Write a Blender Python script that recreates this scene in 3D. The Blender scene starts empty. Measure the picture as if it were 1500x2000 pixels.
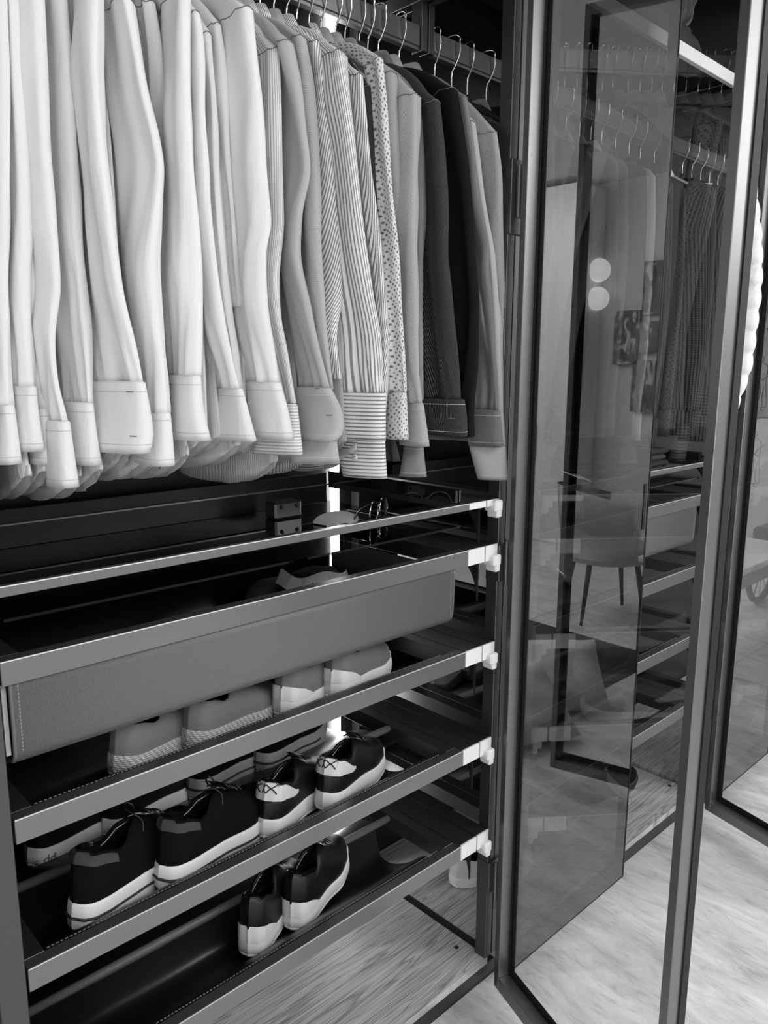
import bpy, bmesh, math, random
from mathutils import Vector, Matrix, noise
S = bpy.context.scene
COL = S.collection
random.seed(7)
PI = math.pi

# ------------------------------------------------------------------ camera
FPX, YAW, PITCH, ROLL = 1515.33, math.radians(46.529), math.radians(10.569), math.radians(0.247)
CAM = Vector((0.0, 0.0, 1.5))
_F = Vector((math.cos(YAW)*math.cos(PITCH), math.sin(YAW)*math.cos(PITCH), -math.sin(PITCH)))
_r = Vector((math.sin(YAW), -math.cos(YAW), 0)); _u = _r.cross(_F)
_R = math.cos(ROLL)*_r + math.sin(ROLL)*_u
_U = -math.sin(ROLL)*_r + math.cos(ROLL)*_u
cd = bpy.data.cameras.new('camera'); cam = bpy.data.objects.new('camera', cd); COL.objects.link(cam)
cd.sensor_fit = 'VERTICAL'; cd.sensor_height = 36.0; cd.lens = FPX/2000*36.0
cd.clip_start = 0.02; cd.clip_end = 60
M = Matrix((( _R.x, _U.x, -_F.x, CAM.x), (_R.y, _U.y, -_F.y, CAM.y), (_R.z, _U.z, -_F.z, CAM.z), (0, 0, 0, 1)))
cam.matrix_world = M
S.camera = cam

def at(px, py, axis, val):
    """point of the place seen at a pixel of the 1500x2000 photo, on the plane coordinate[axis] = val"""
    d = _R*((px-750)/FPX) - _U*((py-1000)/FPX) + _F
    t = (val-CAM[axis])/d[axis]
    return CAM + d*t

# ------------------------------------------------------------------ light
w = bpy.data.worlds.new('world'); S.world = w; w.use_nodes = True
w.node_tree.nodes['Background'].inputs[0].default_value = (1, 1, 1, 1)
w.node_tree.nodes['Background'].inputs[1].default_value = 0.12
S.view_settings.view_transform = 'Standard'; S.view_settings.look = 'None'
S.view_settings.exposure = 0.0; S.view_settings.gamma = 1.0
S.view_settings.use_curve_mapping = False

def area(name, loc, target, sx, sy, power):
    l = bpy.data.lights.new(name, 'AREA'); l.shape = 'RECTANGLE'; l.size = sx; l.size_y = sy; l.energy = power
    o = bpy.data.objects.new(name, l); COL.objects.link(o); o.location = loc
    d = Vector(target)-Vector(loc); o.rotation_euler = d.to_track_quat('-Z', 'Y').to_euler()
    return o
FRONT_FILL = area('front_fill', (-1.5, -1.7, 1.25), (0.9, 1.1, 1.35), 1.2, 1.7, 17)  # added soft fill from behind the camera, no such source in view
TOP_FILL = area('top_fill', (1.2, -1.5, 2.90), (1.5, 0.0, 0.0), 2.6, 1.3, 92)  # added broad overhead fill under the ceiling, no fitting behind it
FAR_FILL = area('far_room_fill', (3.6, -2.2, 2.7), (4.8, 0.3, 0.9), 2.0, 1.2, 120)  # added fill that brightens the far room and its right wall

# ------------------------------------------------------------------ materials (black-and-white photograph: greys only)
def new_mat(name, base=0.5, rough=0.5, metal=0.0, spec=0.5, **kw):
    m = bpy.data.materials.new(name); m.use_nodes = True
    b = m.node_tree.nodes['Principled BSDF']
    b.inputs['Base Color'].default_value = (base, base, base, 1)
    b.inputs['Roughness'].default_value = rough
    b.inputs['Metallic'].default_value = metal
    b.inputs['Specular IOR Level'].default_value = spec
    for k, v in kw.items():
        b.inputs[k.replace('_', ' ')].default_value = v
    return m
class N:
    """small node-tree helper"""
    def __init__(s, m): s.m = m; s.t = m.node_tree; s.b = s.t.nodes['Principled BSDF']
    def n(s, typ, **kw):
        x = s.t.nodes.new(typ)
        for k, v in kw.items():
            if k in x.inputs.keys(): x.inputs[k].default_value = v
            else: setattr(x, k, v)
        return x
    def l(s, a, b): s.t.links.new(a, b)
    def coord(s, which='Object', scale=(1, 1, 1), rot=(0, 0, 0)):
        tc = s.n('ShaderNodeTexCoord'); mp = s.n('ShaderNodeMapping')
        mp.inputs['Scale'].default_value = scale; mp.inputs['Rotation'].default_value = rot
        s.l(tc.outputs[which], mp.inputs['Vector']); return mp.outputs['Vector']
    def ramp(s, fac, stops):
        r = s.n('ShaderNodeValToRGB'); el = r.color_ramp.elements
        while len(el) < len(stops): el.new(0.5)
        for e, (p, v) in zip(el, stops): e.position = p; e.color = (v, v, v, 1)
        s.l(fac, r.inputs['Fac']); return r.outputs['Color']
    def bump(s, h, strength=0.3, dist=0.001):
        b = s.n('ShaderNodeBump'); b.inputs['Strength'].default_value = strength; b.inputs['Distance'].default_value = dist
        s.l(h, b.inputs['Height']); s.l(b.outputs['Normal'], s.b.inputs['Normal'])

def metal_mat(name, base, rough, metal=0.85):
    m = new_mat(name, base, rough, metal); q = N(m)
    v = q.coord('Object', (1, 1, 1)); nz = q.n('ShaderNodeTexNoise', Scale=900.0, Detail=2.0); q.l(v, nz.inputs['Vector'])
    q.bump(nz.outputs['Fac'], 0.06, 0.0004); return m
MT = {}
MT['anod'] = metal_mat('dark_anodised_metal', 0.12, 0.34)
MT['anod_lt'] = metal_mat('bronze_grey_anodised_metal', 0.25, 0.32)
MT['anod_dk'] = metal_mat('black_metal', 0.032, 0.35, 0.6)
MT['door'] = metal_mat('door_frame_metal', 0.23, 0.36, 0.8)
MT['edge'] = new_mat('highlit_chamfer', 0.85, 0.45, 0.6)  # paler metal that paints the highlight on the rail chamfers
MT['chrome'] = new_mat('polished_steel', 0.75, 0.16, 1.0)
MT['cap'] = new_mat('pale_aluminium_cap', 0.80, 0.5, 0.0)
MT['rubber'] = new_mat('black_gasket', 0.012, 0.6)
MT['black'] = new_mat('black_lacquer', 0.006, 0.12, 0.0, 0.5)
MT['gloss_panel'] = new_mat('black_glass_panel', 0.006, 0.04, 0.0, 0.6)
MT['back'] = new_mat('dark_back_panel', 0.004, 0.4)
def leather(name, base, rough, sc=420.0, st=0.5):
    m = new_mat(name, base, rough, 0.0, 0.5); q = N(m)
    v = q.coord('Object'); vo = q.n('ShaderNodeTexVoronoi', Scale=sc); vo.feature = 'DISTANCE_TO_EDGE'; q.l(v, vo.inputs['Vector'])
    nz = q.n('ShaderNodeTexNoise', Scale=sc*0.6, Detail=3.0); q.l(v, nz.inputs['Vector'])
    mx = q.n('ShaderNodeMath', operation='ADD'); q.l(vo.outputs['Distance'], mx.inputs[0]); q.l(nz.outputs['Fac'], mx.inputs[1])
    q.bump(mx.outputs[0], st, 0.0007); return m
MT['leather_dk'] = leather('black_leather', 0.010, 0.36, 500, 0.25)
MT['leather_gr'] = leather('grey_grained_leather', 0.13, 0.42, 380, 0.6)
MT['leather_lt'] = leather('pale_grained_leather', 0.62, 0.5, 380, 0.5)
MT['suede'] = leather('grey_suede', 0.16, 0.9, 900, 0.4)
MT['suede_dk'] = leather('dark_suede', 0.045, 0.95, 900, 0.4)
MT['shoe_blk'] = leather('black_shoe_leather', 0.005, 0.42, 700, 0.2)
MT['shoe_mt'] = leather('black_nubuck', 0.004, 0.95, 900, 0.3); MT['shoe_mt'].node_tree.nodes['Principled BSDF'].inputs['Specular IOR Level'].default_value = 0.12
MT['rubber_wh'] = new_mat('white_rubber_sole', 0.72, 0.5)
MT['rubber_gr'] = new_mat('grey_rubber_sole', 0.30, 0.55)
MT['rubber_dk'] = new_mat('black_rubber_outsole', 0.015, 0.6)
MT['thread'] = new_mat('pale_thread', 0.22, 0.8)
MT['stitch'] = new_mat('stitching', 0.58, 0.8)
MT['ink'] = new_mat('black_ink', 0.01, 0.8)
MT['inkgrey'] = new_mat('grey_ink', 0.16, 0.8)
MT['paper'] = new_mat('pale_drawing_paper', 0.62, 0.8)
MT['wall'] = new_mat('white_wall_paint', 0.72, 0.8)
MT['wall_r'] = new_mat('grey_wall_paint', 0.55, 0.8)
MT['closet'] = new_mat('white_lacquered_doors', 0.78, 0.35)
MT['ceil'] = new_mat('ceiling_paint', 0.75, 0.9)
MT['hanger'] = new_mat('pale_plastic_hanger', 0.5, 0.4)
MT['hanger_dk'] = new_mat('black_hanger', 0.03, 0.35)
MT['button'] = new_mat('pearl_button', 0.75, 0.25)
m = new_mat('rope_sole', 0.5, 0.9); q = N(m)
v = q.coord('UV', (1, 1, 1)); wv = q.n('ShaderNodeTexWave', Scale=95.0, Distortion=1.0); wv.bands_direction = 'Y'; q.l(v, wv.inputs['Vector'])
wx = q.n('ShaderNodeTexWave', Scale=60.0, Distortion=1.5); wx.bands_direction = 'DIAGONAL'; q.l(v, wx.inputs['Vector'])
ad = q.n('ShaderNodeMath', operation='MULTIPLY'); q.l(wv.outputs['Fac'], ad.inputs[0]); q.l(wx.outputs['Fac'], ad.inputs[1])
q.l(q.ramp(ad.outputs[0], [(0, 0.28), (0.5, 0.62)]), q.b.inputs['Base Color']); q.bump(ad.outputs[0], 0.8, 0.0012); MT['rope'] = m

# glass: tinted, reflecting pane
def glass(name, tint, ior, extra):
    m = bpy.data.materials.new(name); m.use_nodes = True; t = m.node_tree; t.nodes.clear()
    out = t.nodes.new('ShaderNodeOutputMaterial'); mx = t.nodes.new('ShaderNodeMixShader')
    tr = t.nodes.new('ShaderNodeBsdfTransparent'); tr.inputs[0].default_value = (tint, tint, tint, 1)
    gl = t.nodes.new('ShaderNodeBsdfGlossy'); gl.inputs['Roughness'].default_value = 0.0; gl.inputs[0].default_value = (0.95,)*3+(1,)
    fr = t.nodes.new('ShaderNodeFresnel'); fr.inputs['IOR'].default_value = ior
    ad = t.nodes.new('ShaderNodeMath'); ad.operation = 'ADD'; ad.use_clamp = True; ad.inputs[1].default_value = extra
    ge = t.nodes.new('ShaderNodeNewGeometry'); iv = t.nodes.new('ShaderNodeMath'); iv.operation = 'SUBTRACT'; iv.inputs[0].default_value = 1.0
    t.links.new(ge.outputs['Backfacing'], iv.inputs[1]); ml = t.nodes.new('ShaderNodeMath'); ml.operation = 'MULTIPLY'   # the coated first surface reflects
    t.links.new(fr.outputs[0], ad.inputs[0]); t.links.new(ad.outputs[0], ml.inputs[0]); t.links.new(iv.outputs[0], ml.inputs[1]); t.links.new(ml.outputs[0], mx.inputs[0])
    t.links.new(tr.outputs[0], mx.inputs[1]); t.links.new(gl.outputs[0], mx.inputs[2]); t.links.new(mx.outputs[0], out.inputs[0])
    return m
MT['glass'] = glass('smoked_reflective_glass', 0.52, 2.3, 0.02)
MT['glass_d1'] = glass('clear_reflective_glass', 0.97, 1.6, 0.0)
MT['clear'] = glass('clear_tray_glass', 0.45, 1.45, 0.0)
def emit(name, v, s):
    m = bpy.data.materials.new(name); m.use_nodes = True; b = m.node_tree.nodes['Principled BSDF']
    b.inputs['Base Color'].default_value = (v, v, v, 1); b.inputs['Emission Color'].default_value = (1, 1, 1, 1); b.inputs['Emission Strength'].default_value = s
    return m
MT['led'] = emit('led_strip_glow', 0.9, 16.0)
MT['globe'] = emit('globe_lamp_glow', 0.9, 1.6)
# travertine floor: veins run along world Y
m = new_mat('travertine_floor', 0.6, 0.28, 0, 0.4); q = N(m)
v = q.coord('Object', (6.5, 1.9, 1), (0, 0, 0.12)); n1 = q.n('ShaderNodeTexNoise', Scale=1.8, Detail=12.0, Roughness=0.68, Distortion=0.7); q.l(v, n1.inputs['Vector'])
v2 = q.coord('Object', (30, 8, 1), (0, 0, 0.12)); n2 = q.n('ShaderNodeTexNoise', Scale=1.5, Detail=6.0, Roughness=0.7, Distortion=0.8); q.l(v2, n2.inputs['Vector'])
c1 = q.ramp(n1.outputs['Fac'], [(0.32, 0.50), (0.46, 0.68), (0.54, 0.74), (0.64, 0.86)])
c2 = q.ramp(n2.outputs['Fac'], [(0.34, 0.78), (0.46, 1.0), (0.66, 1.08)])
mu = q.n('ShaderNodeMixRGB', blend_type='MULTIPLY'); mu.inputs[0].default_value = 1.0; q.l(c1, mu.inputs[1]); q.l(c2, mu.inputs[2])
# fine pitted veins
v3 = q.coord('Object', (60, 14, 1), (0, 0, 0.12)); n3 = q.n('ShaderNodeTexNoise', Scale=2.2, Detail=5.0, Roughness=0.8, Distortion=1.5); q.l(v3, n3.inputs['Vector'])
v4 = q.coord('Object', (4, 0.8, 1), (0, 0, 0.12)); n4 = q.n('ShaderNodeTexNoise', Scale=1.4, Detail=3.0); q.l(v4, n4.inputs['Vector'])
pk = q.ramp(n3.outputs['Fac'], [(0.60, 0.0), (0.68, 1.0)]); zn = q.ramp(n4.outputs['Fac'], [(0.50, 0.0), (0.60, 1.0)])
pm = q.n('ShaderNodeMath', operation='MULTIPLY'); q.l(pk, pm.inputs[0]); q.l(zn, pm.inputs[1])
mp = q.n('ShaderNodeMixRGB', blend_type='MIX'); q.l(pm.outputs[0], mp.inputs[0]); q.l(mu.outputs[0], mp.inputs[1]); mp.inputs[2].default_value = (0.82, 0.82, 0.82, 1)
q.l(mp.outputs[0], q.b.inputs['Base Color']); q.bump(pm.outputs[0], 0.25, 0.001); MT['floor'] = m
# oak veneer, grain along X
m = new_mat('limed_oak_veneer', 0.35, 0.45); q = N(m)
v = q.coord('Object', (0.9, 16.0, 1)); n0 = q.n('ShaderNodeTexNoise', Scale=1.0, Detail=3.0, Distortion=1.2); q.l(v, n0.inputs['Vector'])
v2 = q.coord('Object', (4.0, 330.0, 1)); n2 = q.n('ShaderNodeTexNoise', Scale=1.0, Detail=4.0, Roughness=0.75); q.l(v2, n2.inputs['Vector'])
mq = q.n('ShaderNodeMath', operation='MULTIPLY'); mq.inputs[1].default_value = 14.0; q.l(n0.outputs['Fac'], mq.inputs[0])
fr = q.n('ShaderNodeMath', operation='FRACT'); q.l(mq.outputs[0], fr.inputs[0])
c1 = q.ramp(fr.outputs[0], [(0.0, 0.24), (0.2, 0.44), (0.8, 0.56), (1.0, 0.26)]); c2 = q.ramp(n2.outputs['Fac'], [(0.32, 0.40), (0.52, 1.0), (0.75, 1.2)])
mu = q.n('ShaderNodeMixRGB', blend_type='MULTIPLY'); mu.inputs[0].default_value = 1.0; q.l(c1, mu.inputs[1]); q.l(c2, mu.inputs[2])
q.l(mu.outputs[0], q.b.inputs['Base Color']); q.bump(n2.outputs['Fac'], 0.3, 0.0006); MT['oak'] = m

# cloth: uv is in metres (u around, v up)
def cloth(name, base, dark=None, freq=0, rot=0.0, duty=0.5, kind='plain', rough=0.75, weave=0.15, sheen=0.2):
    m = new_mat(name, base, rough, 0, 0.25); q = N(m)
    q.b.inputs['Sheen Weight'].default_value = sheen
    q.b.inputs['Subsurface Weight'].default_value = 0.0
    if kind == 'stripe':
        v = q.coord('UV', (freq, freq, freq), (0, 0, rot))
        sp = q.n('ShaderNodeSeparateXYZ'); q.l(v, sp.inputs[0])
        fr = q.n('ShaderNodeMath', operation='FRACT'); q.l(sp.outputs['X'], fr.inputs[0])
        q.l(q.ramp(fr.outputs[0], [(0.0, base), (duty*0.5, base), (duty*0.5+0.1, dark), (duty+0.18, dark), (min(duty+0.3, 0.98), base)]), q.b.inputs['Base Color'])
    elif kind == 'dots':
        v = q.coord('UV', (freq, freq, freq), (0, 0, 0.6)); vo = q.n('ShaderNodeTexVoronoi', Scale=1.0); vo.inputs['Randomness'].default_value = 0.25
        q.l(v, vo.inputs['Vector']); q.l(q.ramp(vo.outputs['Distance'], [(0.22, dark), (0.36, base)]), q.b.inputs['Base Color'])
    elif kind in ('twill', 'tweed'):
        v = q.coord('UV', (freq, freq*(0.45 if kind == 'twill' else 0.9), freq), (0, 0, rot)); nz = q.n('ShaderNodeTexNoise', Scale=1.0, Detail=3.0, Roughness=0.7); q.l(v, nz.inputs['Vector'])
        wv = q.n('ShaderNodeTexWave', Scale=0.6, Distortion=1.2); wv.bands_direction = 'DIAGONAL'; q.l(v, wv.inputs['Vector'])
        mu = q.n('ShaderNodeMath', operation='MULTIPLY'); q.l(nz.outputs['Fac'], mu.inputs[0]); q.l(wv.outputs['Fac'], mu.inputs[1])
        q.l(q.ramp(mu.outputs[0], [(0.08, dark), (0.42, base)]), q.b.inputs['Base Color'])
        q.bump(mu.outputs[0], 0.5, 0.0008)
    if kind in ('plain', 'stripe', 'dots'):
        v = q.coord('UV', (1, 1, 1)); nz = q.n('ShaderNodeTexNoise', Scale=1400.0, Detail=1.0); q.l(v, nz.inputs['Vector'])
        # soft rumples
        v2 = q.coord('UV', (16, 5, 1)); n2 = q.n('ShaderNodeTexNoise', Scale=1.0, Detail=3.0, Distortion=0.6); q.l(v2, n2.inputs['Vector'])
        b1 = q.n('ShaderNodeBump'); b1.inputs['Strength'].default_value = 0.55; b1.inputs['Distance'].default_value = 0.012; q.l(n2.outputs['Fac'], b1.inputs['Height'])
        b2 = q.n('ShaderNodeBump'); b2.inputs['Strength'].default_value = weave; b2.inputs['Distance'].default_value = 0.0004
        q.l(nz.outputs['Fac'], b2.inputs['Height']); q.l(b1.outputs['Normal'], b2.inputs['Normal']); q.l(b2.outputs['Normal'], q.b.inputs['Normal'])
    return m
CL = {
 'white': cloth('white_cotton', 0.74), 'white2': cloth('soft_white_cotton', 0.72),
 'white3': cloth('satin_white_cotton', 0.75, rough=0.45),
 'fine': cloth('finely_striped_cotton', 0.78, 0.40, 210, 0.0, 0.4, 'stripe'),
 'finec': cloth('finely_striped_cotton_cuff', 0.78, 0.40, 200, PI/2, 0.4, 'stripe'),
 'stripe': cloth('striped_cotton', 0.78, 0.22, 145, 0.0, 0.4, 'stripe'),
 'stripec': cloth('striped_cotton_cuff', 0.78, 0.22, 150, PI/2, 0.4, 'stripe'),
 'diag': cloth('striped_cotton_on_the_bias', 0.80, 0.20, 190, 0.45, 0.4, 'stripe'),
 'diag2': cloth('bold_striped_cotton_on_the_bias', 0.82, 0.18, 150, 0.30, 0.4, 'stripe'),
 'hstripe': cloth('horizontal_striped_cotton', 0.72, 0.13, 190, PI/2, 0.45, 'stripe'),
 'grey': cloth('smooth_grey_cotton', 0.42, rough=0.5), 'greyfine': cloth('ribbed_grey_cotton', 0.46, 0.34, 420, PI/2, 0.4, 'stripe'),
 'midgrey': cloth('mid_grey_cotton', 0.22), 'dkgrey': cloth('dark_grey_cotton', 0.035, sheen=0.0),
 'dots': cloth('dotted_cotton', 0.66, 0.14, 130, kind='dots'),
 'twill': cloth('pale_twill', 0.56, 0.24, 430, 0.3, kind='twill'),
 'twill2': cloth('pale_grey_twill', 0.46, 0.22, 430, 0.3, kind='twill'),
 'denim': cloth('dark_denim_tweed', 0.085, 0.002, 330, 0.5, kind='twill', sheen=0.0, rough=0.95),
 'boucle': cloth('black_textured_wool', 0.010, 0.001, 300, 0.2, kind='tweed', sheen=0.0, rough=1.0),
 'satin': cloth('grey_satin', 0.14, rough=0.35), 'chambray': cloth('light_chambray', 0.50, 0.34, 500, 0.2, kind='tweed'),
 'black': cloth('black_wool', 0.010, rough=0.95, sheen=0.0), 'knit': cloth('pale_knit', 0.5, 0.32, 300, 0.2, kind='tweed'),
 'cord': cloth('dark_corduroy', 0.06, 0.012, 150, 0.0, 0.5, 'stripe', sheen=0.0),
 'nylon': cloth('white_quilted_nylon', 0.88, rough=0.45), 'nylon_dk': cloth('black_quilted_nylon', 0.03, rough=0.4),
}

# ------------------------------------------------------------------ object helpers
def link_mesh(name, bm, mat, parent=None, smooth=False, sharp=None):
    me = bpy.data.meshes.new(name); bm.to_mesh(me); bm.free()
    for mm in (mat if isinstance(mat, (list, tuple)) else [mat]): me.materials.append(mm)
    if smooth:
        for p in me.polygons: p.use_smooth = True
    o = bpy.data.objects.new(name, me); COL.objects.link(o)
    if parent is not None: o.parent = parent
    return o
def tag(o, label=None, cat=None, group=None, kind=None):
    if label: o['label'] = label
    if cat: o['category'] = cat
    if group: o['group'] = group
    if kind: o['kind'] = kind
    return o
def thing(name, label, cat, loc=(0, 0, 0), group=None, rot=(0, 0, 0)):
    o = bpy.data.objects.new(name, None); o.empty_display_size = 0.05; COL.objects.link(o)
    o.location = loc; o.rotation_euler = rot
    return tag(o, label, cat, group)
def bx(bm, x0, x1, y0, y1, z0, z1, bev=0.0):
    n0 = len(bm.verts)
    r = bmesh.ops.create_cube(bm, size=1.0)
    for v in r['verts']:
        v.co = Vector(((x0+x1)/2+v.co.x*(x1-x0), (y0+y1)/2+v.co.y*(y1-y0), (z0+z1)/2+v.co.z*(z1-z0)))
    if bev > 0:
        es = list({e for v in r['verts'] for e in v.link_edges})
        bmesh.ops.bevel(bm, geom=es, offset=bev, segments=1, affect='EDGES', profile=0.5)
    return bm
def box(name, x0, x1, y0, y1, z0, z1, mat, parent=None, bev=0.0):
    return link_mesh(name, bx(bmesh.new(), x0, x1, y0, y1, z0, z1, bev), mat, parent)
def tube(bm, pts, r, seg=8, cap=True):
    """tube along points; r number or list"""
    pts = [Vector(p) for p in pts]; n = len(pts); rings = []
    rr = r if isinstance(r, (list, tuple)) else [r]*n
    up = Vector((0, 0, 1)); prev = None
    for i, p in enumerate(pts):
        t = (pts[min(i+1, n-1)]-pts[max(i-1, 0)]).normalized()
        if prev is None:
            a = t.orthogonal().normalized()
        else:
            a = (prev - t*prev.dot(t)).normalized()
        prev = a; b = t.cross(a)
        rings.append([bm.verts.new(p+(a*math.cos(2*PI*k/seg)+b*math.sin(2*PI*k/seg))*rr[i]) for k in range(seg)])
    for i in range(n-1):
        for k in range(seg):
            bm.faces.new((rings[i][k], rings[i][(k+1) % seg], rings[i+1][(k+1) % seg], rings[i+1][k]))
    if cap:
        bm.faces.new(rings[0][::-1]); bm.faces.new(rings[-1])
    return bm
def prism(bm, poly, axis, a, b):
    """poly: 2D outline, extruded along axis from a to b; the other two axes in order"""
    def P(u, v, w):
        return Vector((w, u, v)) if axis == 0 else (Vector((u, w, v)) if axis == 1 else Vector((u, v, w)))
    A = [bm.verts.new(P(u, v, a)) for u, v in poly]; B = [bm.verts.new(P(u, v, b)) for u, v in poly]
    n = len(poly)
    for i in range(n): bm.faces.new((A[i], A[(i+1) % n], B[(i+1) % n], B[i]))
    bm.faces.new(A[::-1]); bm.faces.new(B)
    bmesh.ops.recalc_face_normals(bm, faces=bm.faces[:]); return bm
def loft(bm, rings, uvs=None, close=True, cap0=False, cap1=False, flip=False, mat=0):
    vs = [[bm.verts.new(p) for p in r] for r in rings]
    lay = bm.loops.layers.uv.verify(); n = len(rings[0])
    for i in range(len(rings)-1):
        for k in range(n if close else n-1):
            k2 = (k+1) % n
            q4 = (vs[i][k], vs[i][k2], vs[i+1][k2], vs[i+1][k])
            f = bm.faces.new(q4 if not flip else q4[::-1]); f.material_index = mat
            if uvs:
                kk = k2 if k2 else n
                c = [uvs[i][k], uvs[i][kk], uvs[i+1][kk], uvs[i+1][k]]
                if flip: c = c[::-1]
                for lp, uv in zip(f.loops, c): lp[lay].uv = uv
    if cap0: bm.faces.new(vs[0][::-1] if not flip else vs[0])
    if cap1: bm.faces.new(vs[-1] if not flip else vs[-1][::-1])
    return vs

# ------------------------------------------------------------------ the room
X0R, X1R, Y0R, YB, ZC = -2.6, 5.8, -3.0, 1.56, 2.95
fl = box('floor', X0R, 3.0, Y0R, YB+0.1, -0.06, 0.0, MT['floor']); tag(fl, kind='structure')
bm = bmesh.new(); bx(bm, 3.0, X1R, Y0R, YB+0.1, -0.06, -0.006)
fb = link_mesh('floor', bm, MT['floor']); tag(fb, kind='structure')
tile_mesh = None
ty = Y0R
while ty < YB:
    tx = 3.0
    while tx < X1R-0.1:
        x1 = min(tx+0.7, X1R); y1 = min(ty+1.15, YB+0.1)
        box('tile', tx+0.002, x1-0.002, ty+0.002, y1-0.002, -0.006, 0.0, MT['floor'], fb, 0.001)
        tx += 0.7
    ty += 1.15
for nm, b in (('wall_back', (X0R, X1R, YB, YB+0.1, 0, ZC)), ('wall_front', (X0R, X1R, Y0R-0.1, Y0R, 0, ZC)),
              ('wall_left', (X0R-0.1, X0R, Y0R, YB, 0, ZC)), ('wall_right', (X1R, X1R+0.1, Y0R, YB, 0, ZC))):
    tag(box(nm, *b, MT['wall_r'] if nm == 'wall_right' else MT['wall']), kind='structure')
tag(box('ceiling', X0R, X1R, Y0R, YB, ZC, ZC+0.08, MT['ceil']), kind='structure')
tag(box('baseboard_right', X1R-0.015, X1R, Y0R, 0.9, 0, 0.09, MT['closet']), kind='structure')
# unseen window added on the left wall, its pane glowing as extra fill
wn = bmesh.new()
for a, b in ((-2.9, -2.82), (-1.9, -1.84), (-0.95, -0.87)): bx(wn, X0R, X0R+0.05, a, b, 0.5, 2.6)
for a, b in ((0.5, 0.58), (2.52, 2.6)): bx(wn, X0R, X0R+0.05, -2.9, -0.87, a, b)
wf = link_mesh('added_window_1', wn, MT['closet']); tag(wf, kind='structure')
box('added_glow_pane', X0R+0.002, X0R+0.01, -2.88, -0.9, 0.55, 2.55, emit('added_fill_glow', 0.9, 1.6), wf)
# opposite wall of white lacquered closet doors with slim handles
cl = thing('closet', 'white lacquered closet doors along the opposite wall, mirrored in the glass', 'closet', (0, 0, 0))
for i in range(6):
    x = 1.4+i*0.55
    d = box('closet_door', x+0.003, x+0.547, Y0R+0.002, Y0R+0.40, 0.06, 2.45, MT['closet'], cl, 0.002)
    hx = x+0.50 if i % 2 == 0 else x+0.03
    box('handle', hx, hx+0.018, Y0R+0.405, Y0R+0.425, 0.95, 1.25, MT['anod_dk'], d)
box('closet_base', 1.4, 1.4+6*0.55, Y0R+0.002, Y0R+0.38, 0, 0.06, MT['closet'], cl)

cr = thing('closet', 'white closet with slim dark handles at the end wall, mirrored beside the black jackets', 'closet', (0, 0, 0))
for i, (ya, yb) in enumerate(((-2.96, -2.44), (-2.44, -1.93), (-1.93, -1.58))):
    d = box('closet_door', X1R-0.40, X1R-0.002, ya+0.003, yb-0.003, 0.06, 2.90, MT['closet'], cr, 0.002)
    hy = yb-0.05 if i == 1 else ya+0.03
    box('handle', X1R-0.425, X1R-0.405, hy, hy+0.018, 0.76, 1.04, MT['anod_dk'], d)
box('closet_base', X1R-0.38, X1R-0.002, -2.96, -1.58, 0, 0.06, MT['closet'], cr)
# ------------------------------------------------------------------ wardrobe
Z1, Z2, Z3, Z4, Z5, ZB = 1.230, 1.133, 0.915, 0.692, 0.465, 0.127
PER = 1.077; PX = [0.205, 1.282, 2.358, 3.435]; PW = 0.048
YF, YK = 1.0, 1.475
ward = thing('wardrobe', 'dark metal framed walk-in wardrobe with open bays and glass doors', 'wardrobe', (0, 0, 0))
for i, x in enumerate(PX):
    xw = 0.077 if i == 0 else PW
    bm = bmesh.new()
    bx(bm, x, x+xw*0.46, YF, YF+0.03, ZB, 2.62, 0.001); bx(bm, x+xw*0.54, x+xw, YF, YF+0.03, ZB, 2.62, 0.001)
    bx(bm, x+xw*0.46, x+xw*0.54, YF+0.006, YF+0.03, ZB, 2.62)
    if i in (1, 2):
        for z0, z1 in ((1.05, 1.13), (0.30, 0.38), (1.76, 1.90)): bx(bm, x-0.001, x+xw+0.001, YF-0.006, YF+0.031, z0, z1, 0.001)
    link_mesh('post', bm, MT['anod'], ward)
    bm = bmesh.new(); bx(bm, x, x+xw, YK-0.03, YK, ZB, 2.62, 0.001)
    link_mesh('rear_post', bm, MT['anod_dk'], ward)
# back panels and top panels of black glass, base of oak planks
for i in range(3):
    xa, xb = PX[i]+0.024, PX[i+1]+0.024
    box('back_panel', xa+0.001, xb-0.001, YK, YK+0.02, 0.05, 2.64, MT['back'], ward)
    box('top_panel', xa+0.001, xb-0.001, YF, YK, 2.62, 2.64, MT['gloss_panel'], ward)
    bm = bmesh.new(); bx(bm, xa+0.013, xb-0.013, YF, YK-0.002, ZB-0.018, ZB, 0.001)
    p = link_mesh('base_board', bm, MT['oak'], ward); p['label'] = 'limed oak veneer base board'
    bm = bmesh.new(); bx(bm, xa, xb, YF+0.002, YK-0.002, ZB-0.05, ZB-0.0185)
    link_mesh('base_frame', bm, MT['anod_dk'], ward)
    for hx in (xa+0.045, xb-0.045):
        bm = bmesh.new(); bmesh.ops.create_cone(bm, cap_ends=True, segments=16, radius1=0.0055, radius2=0.0055, depth=0.002)
        for v in bm.verts: v.co += Vector((hx, YF+0.07, ZB+0.0012))
        link_mesh('peg_hole', bm, MT['rubber'], ward)
box('end_panel', PX[0]-0.012, PX[0]-0.001, YF, YK, 0.05, 2.64, MT['anod_dk'], ward)
bm = bmesh.new(); bx(bm, PX[0], PX[3]+0.04, YF+0.05, YK, 0.0, ZB-0.051); link_mesh('plinth', bm, MT['back'], ward)
box('groove_strip', PX[1]+0.012, PX[1]+0.036, YF+0.03, YK-0.03, ZB-0.016, ZB-0.004, MT['anod'], ward)

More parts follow.
